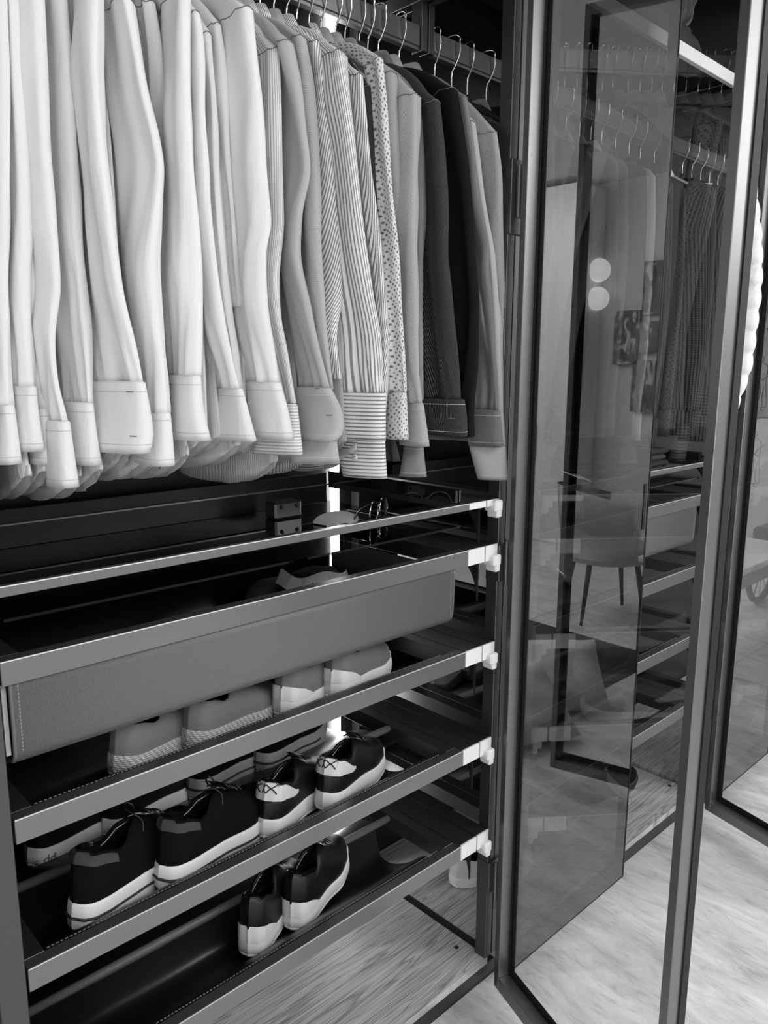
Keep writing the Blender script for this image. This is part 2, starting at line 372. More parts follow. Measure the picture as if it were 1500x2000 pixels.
def gusset(xm, z):
    """curved bracket between post and beam: plate in the YZ plane"""
    poly = [(YF+0.03, z), (YF+0.095, z)]
    for k in range(9):
        a = k/8*PI/2
        poly.append((YF+0.095-0.065*math.sin(a), z-0.003-0.090*(1-math.cos(a))))
    bm = bmesh.new(); prism(bm, poly, 0, xm-0.003, xm+0.003)
    return link_mesh('bracket', bm, MT['anod_dk'], ward)
for i, xm in enumerate(PX[1:3]):
    for z, h in ((Z1, 0.013), (Z2, 0.033), (Z3, 0.034), (Z4, 0.035), (Z5, 0.035)):
        for xa, xb in ((xm-0.096, xm-0.0435), (xm-0.0405, xm-0.001)):
            b = box('side_beam', xa, xb, YF+0.004, YK-0.031, z-h, z, MT['anod'], ward, 0.0006)
            cp = box('end_cap', xa+0.0005, xb-0.0005, YF, YF+0.0035, z-h, z, MT['cap'], b)
            cp['label'] = 'pale aluminium end cap of the beam'
        c = bmesh.new(); bx(c, xm-0.026, xm-0.001, YF-0.012, YF+0.02, z-h-0.012, z-h+0.012, 0.003); bx(c, xm-0.017, xm-0.001, YF-0.01, YF+0.02, z-h-0.026, z-h-0.008, 0.003)
        o = link_mesh('shelf_clip', c, MT['cap'], ward); o['label'] = 'pale clip under the beam end'
        gusset(xm-0.028, z-h-0.001)
        b = box('side_beam', xm+PW+0.001, xm+PW+0.031, YF+0.004, YK-0.031, z-h, z, MT['anod'], ward, 0.0006)
# LED strips in the back corners
for x in (1.2225,):
    o = box('led_strip', x-0.010, x+0.010, YK-0.012, YK-0.002, ZB+0.01, 2.55, MT['led'], ward); o['label'] = 'glowing vertical light strip in the back corner'
# hanging rails and their end brackets
RY, RZ = 1.27, 2.212
for i in range(3):
    xa, xb = PX[i]+0.03, PX[i+1]+0.012
    bm = bmesh.new(); bx(bm, xa+0.022, xb-0.001, RY-0.011, RY+0.011, RZ-0.042, RZ, 0.0015); bx(bm, xa+0.022, xb-0.001, RY-0.008, RY+0.008, RZ-0.048, RZ-0.042)
    link_mesh('hanging_rail', bm, MT['anod_lt'], ward)
    for xx in (xa+0.004, xb): 
        box('rail_bracket', xx, xx+0.017, RY-0.016, RY+0.016, RZ-0.05, 2.30, MT['anod'], ward, 0.001)
# upper cross frame and glossy top shelf, back stretchers
for i in range(3):
    xa, xb = PX[i]+0.05, PX[i+1]-0.002
    box('top_shelf', xa, xb, YF+0.06 if i else YF+0.2, YK-0.004, 2.30, 2.315, MT['gloss_panel'], ward, 0.001)
    if i: 
        o = box('shelf_edge', xa, xb, YF+0.045, YF+0.0595, 2.284, 2.316, MT['cap'], ward, 0.001); o['label'] = 'pale front edge of the top shelf'
    for z in (2.14, 2.06):
        box('back_stretcher', xa, xb, YK-0.02, YK-0.001, z, z+0.018, MT['anod'], ward, 0.001)
for xm in PX[1:3]:
    for dx in (0.002, 0.028):
        box('top_beam', xm+dx, xm+dx+0.018, YF+0.031, YK-0.031, 2.255, 2.285, MT['anod'], ward, 0.001)
for i in range(3): box('top_rail', PX[i]+0.05, PX[i+1]-0.002, YF+0.004, YF+0.03, 2.58, 2.619, MT['anod'], ward)

# trays ------------------------------------------------------------
def strip_y(bm, prof, xa, xb, th=0.004, nx=1):
    """sheet with profile (y,z) extruded along x, given thickness"""
    n = len(prof); off = []
    for i in range(n):
        a = Vector((prof[max(i-1, 0)][0], prof[max(i-1, 0)][1])); b = Vector((prof[min(i+1, n-1)][0], prof[min(i+1, n-1)][1]))
        t = (b-a).normalized(); off.append((prof[i][0]+t.y*th, prof[i][1]-t.x*th))
    return prism(bm, list(prof)+off[::-1], 0, xa, xb)
def smoothc(pts, n=5):
    out = []
    for i in range(len(pts)-1):
        p0, p1, p2, p3 = pts[max(i-1, 0)], pts[i], pts[i+1], pts[min(i+2, len(pts)-1)]
        for k in range(n):
            t = k/n
            out.append(tuple(0.5*(2*p1[j]+(p2[j]-p0[j])*t+(2*p0[j]-5*p1[j]+4*p2[j]-p3[j])*t*t+(3*p1[j]-p0[j]-3*p2[j]+p3[j])*t**3) for j in range(len(p1))))
    out.append(tuple(pts[-1])); return out
def frame(t, xa, xb, z, h, fw=0.022, sw=0.03, mat='anod_lt'):
    f_ = box('front_rail', xa, xb, YF, YF+fw, z-h, z, MT[mat], t, 0.0008)
    o = box('highlight_edge', xa+0.0005, xb-0.0005, YF-0.0005, YF+0.0010, z-0.0010, z+0.0005, MT['edge'], f_); o['label'] = 'pale chamfer edge with its highlight put into the colour'
    for s, (a, b) in enumerate(((xa, xa+sw), (xb-sw, xb))):
        box('side_rail', a, b, YF+fw+0.0002, YK-0.05, z-h, z, MT['anod'], t, 0.0006)
    box('rear_rail', xa, xb, YK-0.0495, YK-0.034, z-h, z, MT['anod'], t, 0.0006)
SL = {}
def shoe_shelf(xa, xb, z, label, group):
    t = thing('shoe_shelf', label, 'shelf', (0, 0, 0), group)
    frame(t, xa, xb, z, 0.035)
    prof = smoothc([(YF+0.0225, z-0.001), (1.045, z-0.010), (1.09, z-0.048), (1.14, z-0.075), (1.175, z-0.075), (1.188, z-0.045), (1.192, z-0.012)])
    o = link_mesh('leather_sling', strip_y(bmesh.new(), prof, xa+0.031, xb-0.075), MT['leather_dk'], t, True)
    prof = smoothc([(1.203, z-0.004), (1.24, z-0.012), (1.32, z-0.045), (1.38, z-0.05), (1.42, z-0.02)])
    link_mesh('rear_sling', strip_y(bmesh.new(), prof, xa+0.031, xb-0.075), MT['leather_dk'], t, True)
    bm = bmesh.new(); tube(bm, [(xa+0.03, 1.197, z-0.008), (xb-0.032, 1.197, z-0.008)], 0.008, 10)
    link_mesh('sling_rod', bm, MT['leather_gr'], t, True)
    bm = bmesh.new()
    for k in range(int((xb-xa-0.08)/0.0065)):
        x = xa+0.035+k*0.0065; bx(bm, x, x+0.004, YF+0.027, YF+0.0285, z-0.0030, z-0.0015)
    s = link_mesh('seam', bm, MT['thread'], t); s['kind'] = 'stuff'
    return t
XA, XB = 0.285, 1.184
BAYX = [(XA, XB), (XA+PER+0.002, XB+PER), (XA+2*PER+0.002, XB+2*PER)]
names = ['upper', 'middle', 'lowest']
for bi, bay in ((0, 'nearest bay'), (1, 'second bay, behind the glass doors')):
    for k, z in enumerate((Z3, Z4, Z5)):
        lab = '%s of the three leather sling shoe shelves in the %s' % (names[k], bay)
        shoe_shelf(BAYX[bi][0], BAYX[bi][1], z, lab, 'shoe shelves')
def basket(xa, xb, label):
    t = thing('leather_basket_tray', label, 'tray', (0, 0, 0))
    frame(t, xa, xb, Z2, 0.033)
    zb = 0.985; x0, x1 = xa+0.012, xb-0.035
    # outer grey leather: front wall curling under
    prof = smoothc([(YF+0.008, Z2-0.0335), (YF+0.009, zb+0.03), (YF+0.016, zb+0.008), (YF+0.032, zb), (YF+0.08, zb-0.002), (1.40, zb-0.002)])
    o = link_mesh('leather_body', strip_y(bmesh.new(), prof, x0, x1, 0.003), MT['leather_gr'], t, True)
    box('basket_liner', x0+0.004, x1-0.004, YF+0.024, 1.40, zb+0.004, zb+0.008, MT['black'], t)
    box('rear_wall', x0+0.004, x1-0.004, 1.396, 1.402, zb+0.008, Z2-0.034, MT['black'], t)
    for xx in (x1-0.004,):
        poly = smoothc([(YF+0.023, Z2-0.034), (YF+0.023, zb+0.01), (1.39, zb+0.01), (1.39, Z2-0.034)], 1)
        bm = bmesh.new(); prism(bm, poly, 0, xx, xx+0.003); o = link_mesh('end_wall', bm, MT['leather_gr'], t)
    o = box('end_wall', x0-0.0095, x0-0.0035, YF+0.016, 1.39, zb+0.014, Z2-0.034, MT['leather_lt'], t); o['label'] = 'pale suede lined end wall'
    bm = bmesh.new()
    for xx in (x0+0.008, x1-0.009):
        zz = zb+0.02
        while zz < Z2-0.036:
            v = bx(bm, xx-0.0006, xx+0.0010, YF+0.0042, YF+0.0056, zz, zz+0.0032); zz += 0.0052
    for v in bm.verts: v.co.y += 0.0008
    s = link_mesh('seam', bm, MT['thread'], t); s['kind'] = 'stuff'
    # bound edges
    for xx in (x0-0.0005, x1+0.0005):
        bm = bmesh.new(); tube(bm, [(xx, p[0]-0.001, p[1]) for p in prof[:22]], 0.0028, 6); link_mesh('edge_binding', bm, MT['leather_gr'], t, True)
    return t
basket(XA, XB, 'deep grey leather basket tray with stitched ends in the nearest bay')
basket(BAYX[1][0], BAYX[1][1], 'deep leather basket tray in the second bay behind the glass doors')
def glass_tray(xa, xb, label):
    t = thing('glass_tray', label, 'tray', (0, 0, 0))
    f_ = box('front_rail', xa, xb, YF, YF+0.012, Z1-0.014, Z1, MT['anod_lt'], t, 0.0008)
    box('highlight_edge', xa+0.0005, xb-0.0005, YF-0.0005, YF+0.0010, Z1-0.0010, Z1+0.0005, MT['edge'], f_)  # highlight along the rail edge, put in as a paler strip
    for a in (xa, xb-0.012): box('side_rail', a, a+0.012, YF+0.0125, YK-0.045, Z1-0.014, Z1, MT['anod'], t)
    o = box('tray_bottom', xa+0.0125, xb-0.0125, YF+0.0125, YK-0.05, Z1-0.05, Z1-0.046, MT['clear'], t); o['label'] = 'clear glass bottom'
    box('side_panel', xb-0.026, xb-0.019, YF+0.012, YK-0.06, Z1+0.001, Z1+0.028, MT['gloss_panel'], t, 0.001)
    box('side_panel', xb-0.015, xb-0.010, YF+0.012, YK-0.06, Z1+0.001, Z1+0.028, MT['gloss_panel'], t, 0.001)
    o = box('back_panel', xa+0.01, xb-0.028, YK-0.058, YK-0.05, Z1-0.046, Z1+0.024, MT['anod_dk'], t, 0.001)
    o = box('back_lip', xa+0.01, xb-0.028, YK-0.066, YK-0.0585, Z1-0.004, Z1-0.001, MT['anod_lt'], t)
    return t
glass_tray(XA, XB, 'shallow glass bottomed tray right under the shirts')
glass_tray(BAYX[1][0], BAYX[1][1], 'shallow tray in the second bay behind the glass doors')

# doors: frame in local coords, x along the leaf from hinge, y thickness (0 = inner face), z up
DZ0, DZ1, DWID = 0.06, 2.60, 0.522
def door(loc, ang, flipn, label, glassmat, handle_end=True, hinges=True, T=0.030):
    """flipn = +1: outer (glass) face on local +y"""
    d = bpy.data.objects.new('glass_door', None); COL.objects.link(d); d.parent = ward
    d.location = loc; d.rotation_euler = (0, 0, ang); d['label'] = label
    s = flipn
    def B(name, x0, x1, y0, y1, z0, z1, mat, bev=0.0):
        a, b = sorted((s*y0, s*y1)); return box(name, x0, x1, a, b, z0, z1, MT[mat], d, bev)
    fw = 0.019
    B('stile', 0, fw, 0, T, DZ0, DZ1, 'door', 0.001); B('stile', DWID-fw, DWID, 0, T, DZ0, DZ1, 'door', 0.001)
    B('door_rail', fw+0.0002, DWID-fw-0.0002, 0, T, DZ0, DZ0+0.034, 'door', 0.001); B('door_rail', fw+0.0002, DWID-fw-0.0002, 0, T, DZ1-0.034, DZ1, 'door', 0.001)
    B('glass_border', 0.0, 0.038, T+0.0005, T+0.002, DZ0, DZ1, 'anod_dk'); B('glass_border', DWID-0.038, DWID, T+0.0005, T+0.002, DZ0, DZ1, 'anod_dk')
    B('glass_border', 0.0382, DWID-0.0382, T+0.0005, T+0.002, DZ0, DZ0+0.055, 'anod_dk')
    B('gasket', fw+0.0001, fw+0.003, T-0.004, T, DZ0+0.035, DZ1-0.035, 'rubber'); B('gasket', -0.0005, DWID+0.0015, T+0.0052, T+0.0072, DZ0-0.001, DZ0+0.003, 'rubber')
    B('edge_gasket', DWID+0.0001, DWID+0.003, T-0.006, T+0.008, DZ0, DZ1, 'rubber')
    g = B('glass_pane', 0.0, DWID, T+0.0025, T+0.0065, DZ0, DZ1, glassmat); g['label'] = 'tinted reflecting glass'
    if hinges:
        for z in (0.33, 1.09, 1.84):
            bm = bmesh.new(); bx(bm, -0.010, -0.002, -0.004, 0.012, z-0.05, z+0.05, 0.002); bx(bm, -0.0145, -0.0115, -0.002, 0.006, z-0.035, z+0.035, 0.001)
            for v in bm.verts: v.co.y *= s
            if s < 0: bmesh.ops.reverse_faces(bm, faces=bm.faces[:])
            link_mesh('hinge', bm, MT['anod_lt'], d)
    if handle_end:
        B('handle_recess', DWID-0.024, DWID-0.010, T+0.0070, T+0.0085, 1.085, 1.205, 'rubber', 0.001)
    return d
RAD = math.radians
H1 = (1.296, 0.982); H3 = (2.398, 0.974)
door((H1[0], H1[1], 0), RAD(251), 1, 'open glass door of the nearest bay', 'glass_d1', False)
door((1.360, 0.9985, 0), 0.0, -1, 'closed dark glass door of the second bay', 'glass', True, False, 0.012)
door((H3[0], H3[1], 0), RAD(254), 1, 'open glass door at the right edge of the picture', 'glass_d1', False)
door((2.430, 0.9985, 0), 0.0, -1, 'closed glass door of the third bay behind the open one', 'glass', False, False, 0.012)

# ------------------------------------------------------------------ hangers and garments
def sm(rows, n):
    """rows: list of tuples sorted by first item -> n rows interpolated with a smooth curve"""
    rows = sorted(rows); a, b = rows[0][0], rows[-1][0]; out = []
    for i in range(n):
        x = a+(b-a)*i/(n-1); j = 0
        while j < len(rows)-2 and rows[j+1][0] < x: j += 1
        p1, p2 = rows[j], rows[j+1]; p0 = rows[max(j-1, 0)]; p3 = rows[min(j+2, len(rows)-1)]
        h = (p2[0]-p1[0]) or 1; t = (x-p1[0])/h; r = [x]
        for k in range(1, len(p1)):
            m1 = (p2[k]-p0[k])/((p2[0]-p0[0]) or 1)*h; m2 = (p3[k]-p1[k])/((p3[0]-p1[0]) or 1)*h
            lim = 3*(p2[k]-p1[k])
            if lim == 0: m1 = m2 = 0
            else:
                m1 = max(min(m1, max(lim, 0)), min(lim, 0)); m2 = max(min(m2, max(lim, 0)), min(lim, 0))
            t2, t3 = t*t, t*t*t
            r.append(p1[k]*(2*t3-3*t2+1)+m1*(t3-2*t2+t)+p2[k]*(-2*t3+3*t2)+m2*(t3-t2))
        out.append(r)
    return out
def fold(u, z, sd, fu, fz=2.2):
    a = noise.noise(Vector((u*fu+sd*13.7+z*2.0, z*fz+sd*3.1, sd*7.3)))
    c = noise.noise(Vector((u*fu*0.55+z*9.0, z*5.0-u*16+sd*5.7, sd*2.9)))
    r = 1.0-abs(noise.noise(Vector((u*fu*0.9+sd*3.3, z*1.3+sd, sd*9.1))))*4.0
    return 0.60*a+0.45*c+0.34*max(r, -1)

def ring_mesh(bm, rings, seg, pleat=None):
    """rings: list of (center, halfaxis vector, a, b, seed, foldamp, foldfreq) level cross sections -> points + uvs"""
    pts, uvs = [], []
    for ri, (c, ax, a, b, sd, amp, ff) in enumerate(rings):
        nrm = Vector((-ax.y, ax.x, 0)); row, urow = [], []
        per = 4*a+2*b
        for k in range(seg):
            th = 2*PI*k/seg
            x = math.cos(th); y = math.sin(th)
            x = math.copysign(abs(x)**0.85, x); y = math.copysign(abs(y)**0.8, y)
            s_ = (x*a)
            d = amp*fold(s_+(0.3 if y > 0 else 0), c.z, sd, ff)*(1-abs(x)**4)
            if pleat and pleat[ri] > 0: d += 0.0032*pleat[ri]*math.sin(s_*330+sd+2.5*math.sin(c.z*22+sd))*(1-abs(x)**6)
            e = amp*0.35*noise.noise(Vector((x*0.6, c.z*6, sd+5)))
            p = c + ax*(x*a+e) + nrm*(y*b + d)
            row.append(p); urow.append((per*k/seg, c.z))
        urow.append((per, c.z)); pts.append(row); uvs.append(urow)
    return pts, uvs
def sleeve_rings(rows, yr, dy, n, thick, seed, amp):
    out = []
    for i, r in enumerate(sm(rows, n)):
        py, xl, xr = r; PR = at(xr, py, 1, yr); PL = at(xl, py, 1, yr+dy)
        z = PR.z*0.6+PL.z*0.4; PR.z = PL.z = z
        ax = PR-PL; a = max(ax.length/2, 0.004); ax.normalize(); c = (PR+PL)/2
        t = i/(n-1); gath = max(0.0, (t-0.80)/0.2)
        b = min(thick, 0.55*a+0.003)*(1-0.25*gath)
        out.append((c, ax, a, b, seed, amp*(1.0+0.2*gath), 30))
    return out
SEED = [1]
def make_sleeve(t, rows, yr, dy, mat, thick=0.016, amp=0.006, n=64, xb=None, zneck=2.075):
    thick *= 0.72; amp *= 2.1
    SEED[0] += 1
    rg = sleeve_rings(rows, yr, dy, n, thick, SEED[0], amp)
    # round the sleeve head
    c, ax, a, b, sd, am, ff = rg[0]
    # shoulder: runs from the neck down to the sleeve head
    head = []; x0 = c.x if xb is None else xb; neck = Vector((x0, 1.225, max(zneck-0.004, c.z+0.03)))
    for k in range(9):
        f = k/9; y_ = neck.y+(c.y+a*0.3-neck.y)*f**0.9; z_ = neck.z+(c.z+0.004-neck.z)*f**1.7
        head.append((Vector((neck.x+(c.x-neck.x)*f, y_, z_)), Vector((0, 1, 0)).lerp(ax if ax.y > 0 else -ax, f*f).normalized() if True else ax, 0.012+(a*0.98-0.012)*f**0.7, b*(0.35+0.65*f), sd, am*0.15*f, ff))
    if ax.y < 0: rg = [(c_, -ax_, a_, b_, s_, m_, f_) for (c_, ax_, a_, b_, s_, m_, f_) in rg]
    bm = bmesh.new(); pl = [0]*len(head)+[max(0.0, (i/(n-1)-0.72)/0.28)**1.5 for i in range(n)]
    p, u = ring_mesh(bm, head+rg, 52, pl)
    loft(bm, p, u, cap0=True, cap1=True, flip=True)
    o = link_mesh('sleeve', bm, mat, t, True)
    if rows[0][0] > 0:
        c, ax, a, b = rg[0][:4]; q0 = p[len(head)]
        bm = bmesh.new(); tube(bm, [c+(v-c)*1.012+Vector((0, 0, 0.0012*math.sin(k*0.8))) for k, v in enumerate(q0)]+[c+(q0[0]-c)*1.012], 0.0007, 5)
        sm_ = link_mesh('shoulder_seam', bm, MT['inkgrey'], t, True); sm_['kind'] = 'stuff'; del sm_['kind']
    return o
def make_cuff(t, rows, yr, dy, mat, thick=0.017, slots=(), button=False):
    """rows: two or three rows; open tube with wall thickness, stitched seam"""
    SEED[0] += 1
    rg = sleeve_rings(rows, yr-0.002, dy-0.002, 9, thick, SEED[0], 0.003)
    rg = [(c, ax, a+0.0015, thick*(0.72+0.3*i/8), sd, 0.003, 12) for i, (c, ax, a, b, sd, am, ff) in enumerate(rg)]
    top = rg[0]; rg = [(top[0]+Vector((0, 0, 0.002)), top[1], top[2]*0.9, top[3]*0.8, top[4], 0.002, 12)]+rg
    # slightly slanted bottom
    bm = bmesh.new(); p, u = ring_mesh(bm, rg, 30)
    inner = [[q+(rg[-1-k][0]-q)*0.10+Vector((0, 0, 0.002)) for q in p[-1-k]] for k in range(0, 5)]
    ui = [u[-1-k] for k in range(0, 5)]
    loft(bm, p+inner, u+ui, flip=True, cap0=True, cap1=True)
    o = link_mesh('cuff', bm, mat, t, True)
    for j, sc in ((2, 1.01), (-2, 1.01)):
        c = rg[j][0]; q0 = p[j]; bm = bmesh.new(); tube(bm, [c+(v-c)*1.004 for v in q0]+[c+(q0[0]-c)*1.004], 0.0006, 4)
        link_mesh('stitch_line', bm, MT['stitch'], o, True)
    c, ax, a, b = rg[-3][:4]
    nrm = Vector((-ax.y, ax.x, 0))
    if nrm.dot(Vector((-0.7, -0.7, 0))) < 0: nrm = -nrm
    for (fx, fz) in slots:
        i = 1+int(fz*8); c, ax, a, b = rg[i][:4]
        q = c+ax*(a*fx)+nrm*(b*math.sqrt(max(0.05, 1-abs(fx)**2.2))+0.0030)
        bm = bmesh.new(); bx(bm, -0.006, 0.006, -0.0005, 0.0005, -0.0006, 0.0006)
        R = Matrix.Rotation(math.atan2(ax.y, ax.x), 4, 'Z')
        for v in bm.verts: v.co = R @ v.co + q
        link_mesh('buttonhole', bm, MT['inkgrey'], o)
    if button:
        i = 5; c, ax, a, b = rg[i][:4]; q = c+ax*(a*(-0.15))+nrm*(b+0.0045)
        bm = bmesh.new(); bmesh.ops.create_cone(bm, cap_ends=True, segments=18, radius1=0.0058, radius2=0.005, depth=0.0022)
        R = (nrm.to_track_quat('Z', 'Y')).to_matrix().to_4x4()
        for v in bm.verts: v.co = R @ v.co + q
        link_mesh('button', bm, MT['button'], o, True)
        bm = bmesh.new()
        for r_ in (0.6, -0.6):
            bx(bm, -0.002, 0.002, -0.0003, 0.0003, 0.0012, 0.0016)
            bx(bm, -0.0003, 0.0003, -0.002, 0.002, 0.0012, 0.0016)
        for v in bm.verts: v.co = R @ v.co + q
        link_mesh('button_thread', bm, MT['inkgrey'], o)
    return o
def make_body(t, x, mat, yf=1.085, yb=1.44, zh=1.335, zt=2.085, zsh=1.985, thick=0.0085, amp=0.0075, tip=0.0, flare=1.0):
    """hanging shirt body in the YZ plane at x"""
    SEED[0] += 1; sd = SEED[0]; seg = 44
    yc0 = 1.265; rows = []
    levels = [(zt, 0.045), (zt-0.012, 0.075), (zt-0.04, 0.12), ((zt+zsh)/2-0.01, 0.155), (zsh, 0.185)]
    rings = []
    for z, h in levels: rings.append((Vector((x, yc0, z)), Vector((0, 1, 0)), min(h, (yb-yf)/2+0.01), thick*0.9, sd, amp*0.3, 20))
    nb = 26; yc = (yf+yb)/2; hl = (yb-yf)/2
    for i in range(1, nb+1):
        t_ = i/nb; z = zsh-(zsh-zh)*t_
        rings.append((Vector((x+0.004*math.sin(t_*5+sd), yc-0.012*t_*flare, z)), Vector((0, 1, 0)), hl*(1+0.03*t_)+0.012*t_*flare, thick*(1+0.5*t_), sd, amp*(0.5+0.8*t_), 20+18*t_))
    bm = bmesh.new(); p, u = ring_mesh(bm, rings, seg)
    # curved shirt tail: hem rises towards front and back edge
    for k, q in enumerate(p[-1]):
        w_ = abs((q.y-yc)/hl); q.z += 0.035*w_**3
        p[-2][k].z += 0.016*w_**3
    # flip inward for an open hem
    inner = [[q+Vector((0, 0, 0.012)) - Vector(((q.x-x)*0.35, 0, 0)) for q in p[-1]]]
    loft(bm, p+inner, u+[u[-1]], flip=True, cap0=True, cap1=True)
    return link_mesh('shirt_body', bm, mat, t, True)
def make_collar(t, x, z, mat, yc=1.262):
    bm = bmesh.new(); rings = []
    for (dz, a, b) in ((-0.012, 0.052, 0.012), (0.012, 0.046, 0.012), (0.030, 0.042, 0.011), (0.034, 0.046, 0.015), (0.012, 0.060, 0.018), (0.004, 0.062, 0.018)):
        rings.append((Vector((x, yc, z+dz)), Vector((0, 1, 0)), a, b, 1.0, 0.001, 8))
    p, u = ring_mesh(bm, rings, 24); loft(bm, p, u, flip=True)
    return link_mesh('collar', bm, mat, t, True)
def make_hanger(x, dark=False, label=None, group=None, ry=RY, rz=RZ, sweep=0.0):
    t = thing('clothes_hanger', label, 'hanger', (x, ry, rz), group)
    pts = []; zt = rz+0.010
    # hook over the rail, in the YZ plane, seen as an S with the stem below
    for k in range(13):
        a = PI*(-0.02)+k/12*PI*1.12
        pts.append((sweep*0.2, 0.021*math.cos(a), 0.000+0.014*math.sin(a)+0.0))
    loop = [( 0.0, 0.021*math.cos(PI*1.12*k/12-0.05), 0.012*math.sin(PI*1.12*k/12-0.05)+0.002) for k in range(13)]
    stem = [(0.001, -0.020, -0.016), (0.002, -0.017, -0.032), (0.0015, -0.006, -0.052), (0.0, 0.0, -0.064), (0.0, 0.0, -0.100)]
    tp = smoothc([(p[0], p[1], p[2]) for p in loop[::2]]+stem, 4)
    bm = bmesh.new(); tube(bm, tp, 0.0017, 8); link_mesh('hook', bm, MT['chrome'], t, True)
    m_ = MT['hanger_dk'] if dark else MT['hanger']
    bm = bmesh.new(); tube(bm, smoothc([(0, -0.185, -0.222), (0, -0.15, -0.197), (0, -0.08, -0.155), (0, -0.03, -0.125), (0, 0, -0.112), (0, 0.03, -0.125), (0, 0.08, -0.155), (0, 0.15, -0.197), (0, 0.185, -0.222)], 4), 0.0062, 8)
    r_ = bmesh.ops.create_uvsphere(bm, u_segments=12, v_segments=8, radius=0.0105)
    for v in r_['verts']: v.co = Vector((v.co.x*0.75, v.co.y, v.co.z*1.25-0.108))
    link_mesh('shoulder_bar', bm, m_, t, True)
    return t
HANG = []
def garment(name, label, cat, mat, x, srows=None, crows=None, yr=1.03, dy=0.07, cmat=None, body=True, hem=1.335, group=None, thick=0.016,
            slots=(), button=False, collar=True, bmat=None, yf=1.085, amp=0.006, zt=2.082, dark=False, hanger=True, hlabel=None):
    t = thing(name, label, cat, (x, 1.265, zt), group)
    inv = Matrix.Translation(Vector((-x, -1.265, -zt)))
    made = []
    if body: made.append(make_body(t, x, CL[bmat or mat], yf=yf, zh=hem, zt=zt))
    if srows: made.append(make_sleeve(t, srows, yr, dy, CL[mat], thick, amp, xb=x))
    if crows: made.append(make_cuff(t, crows, yr, dy, CL[cmat or mat], thick*1.05, slots, button))
    if collar: made.append(make_collar(t, x, zt, CL[mat]))
    for o in t.children_recursive: o.data.transform(inv)
    if hanger: HANG.append((x, dark, hlabel, label))
    return t
W = 'white'
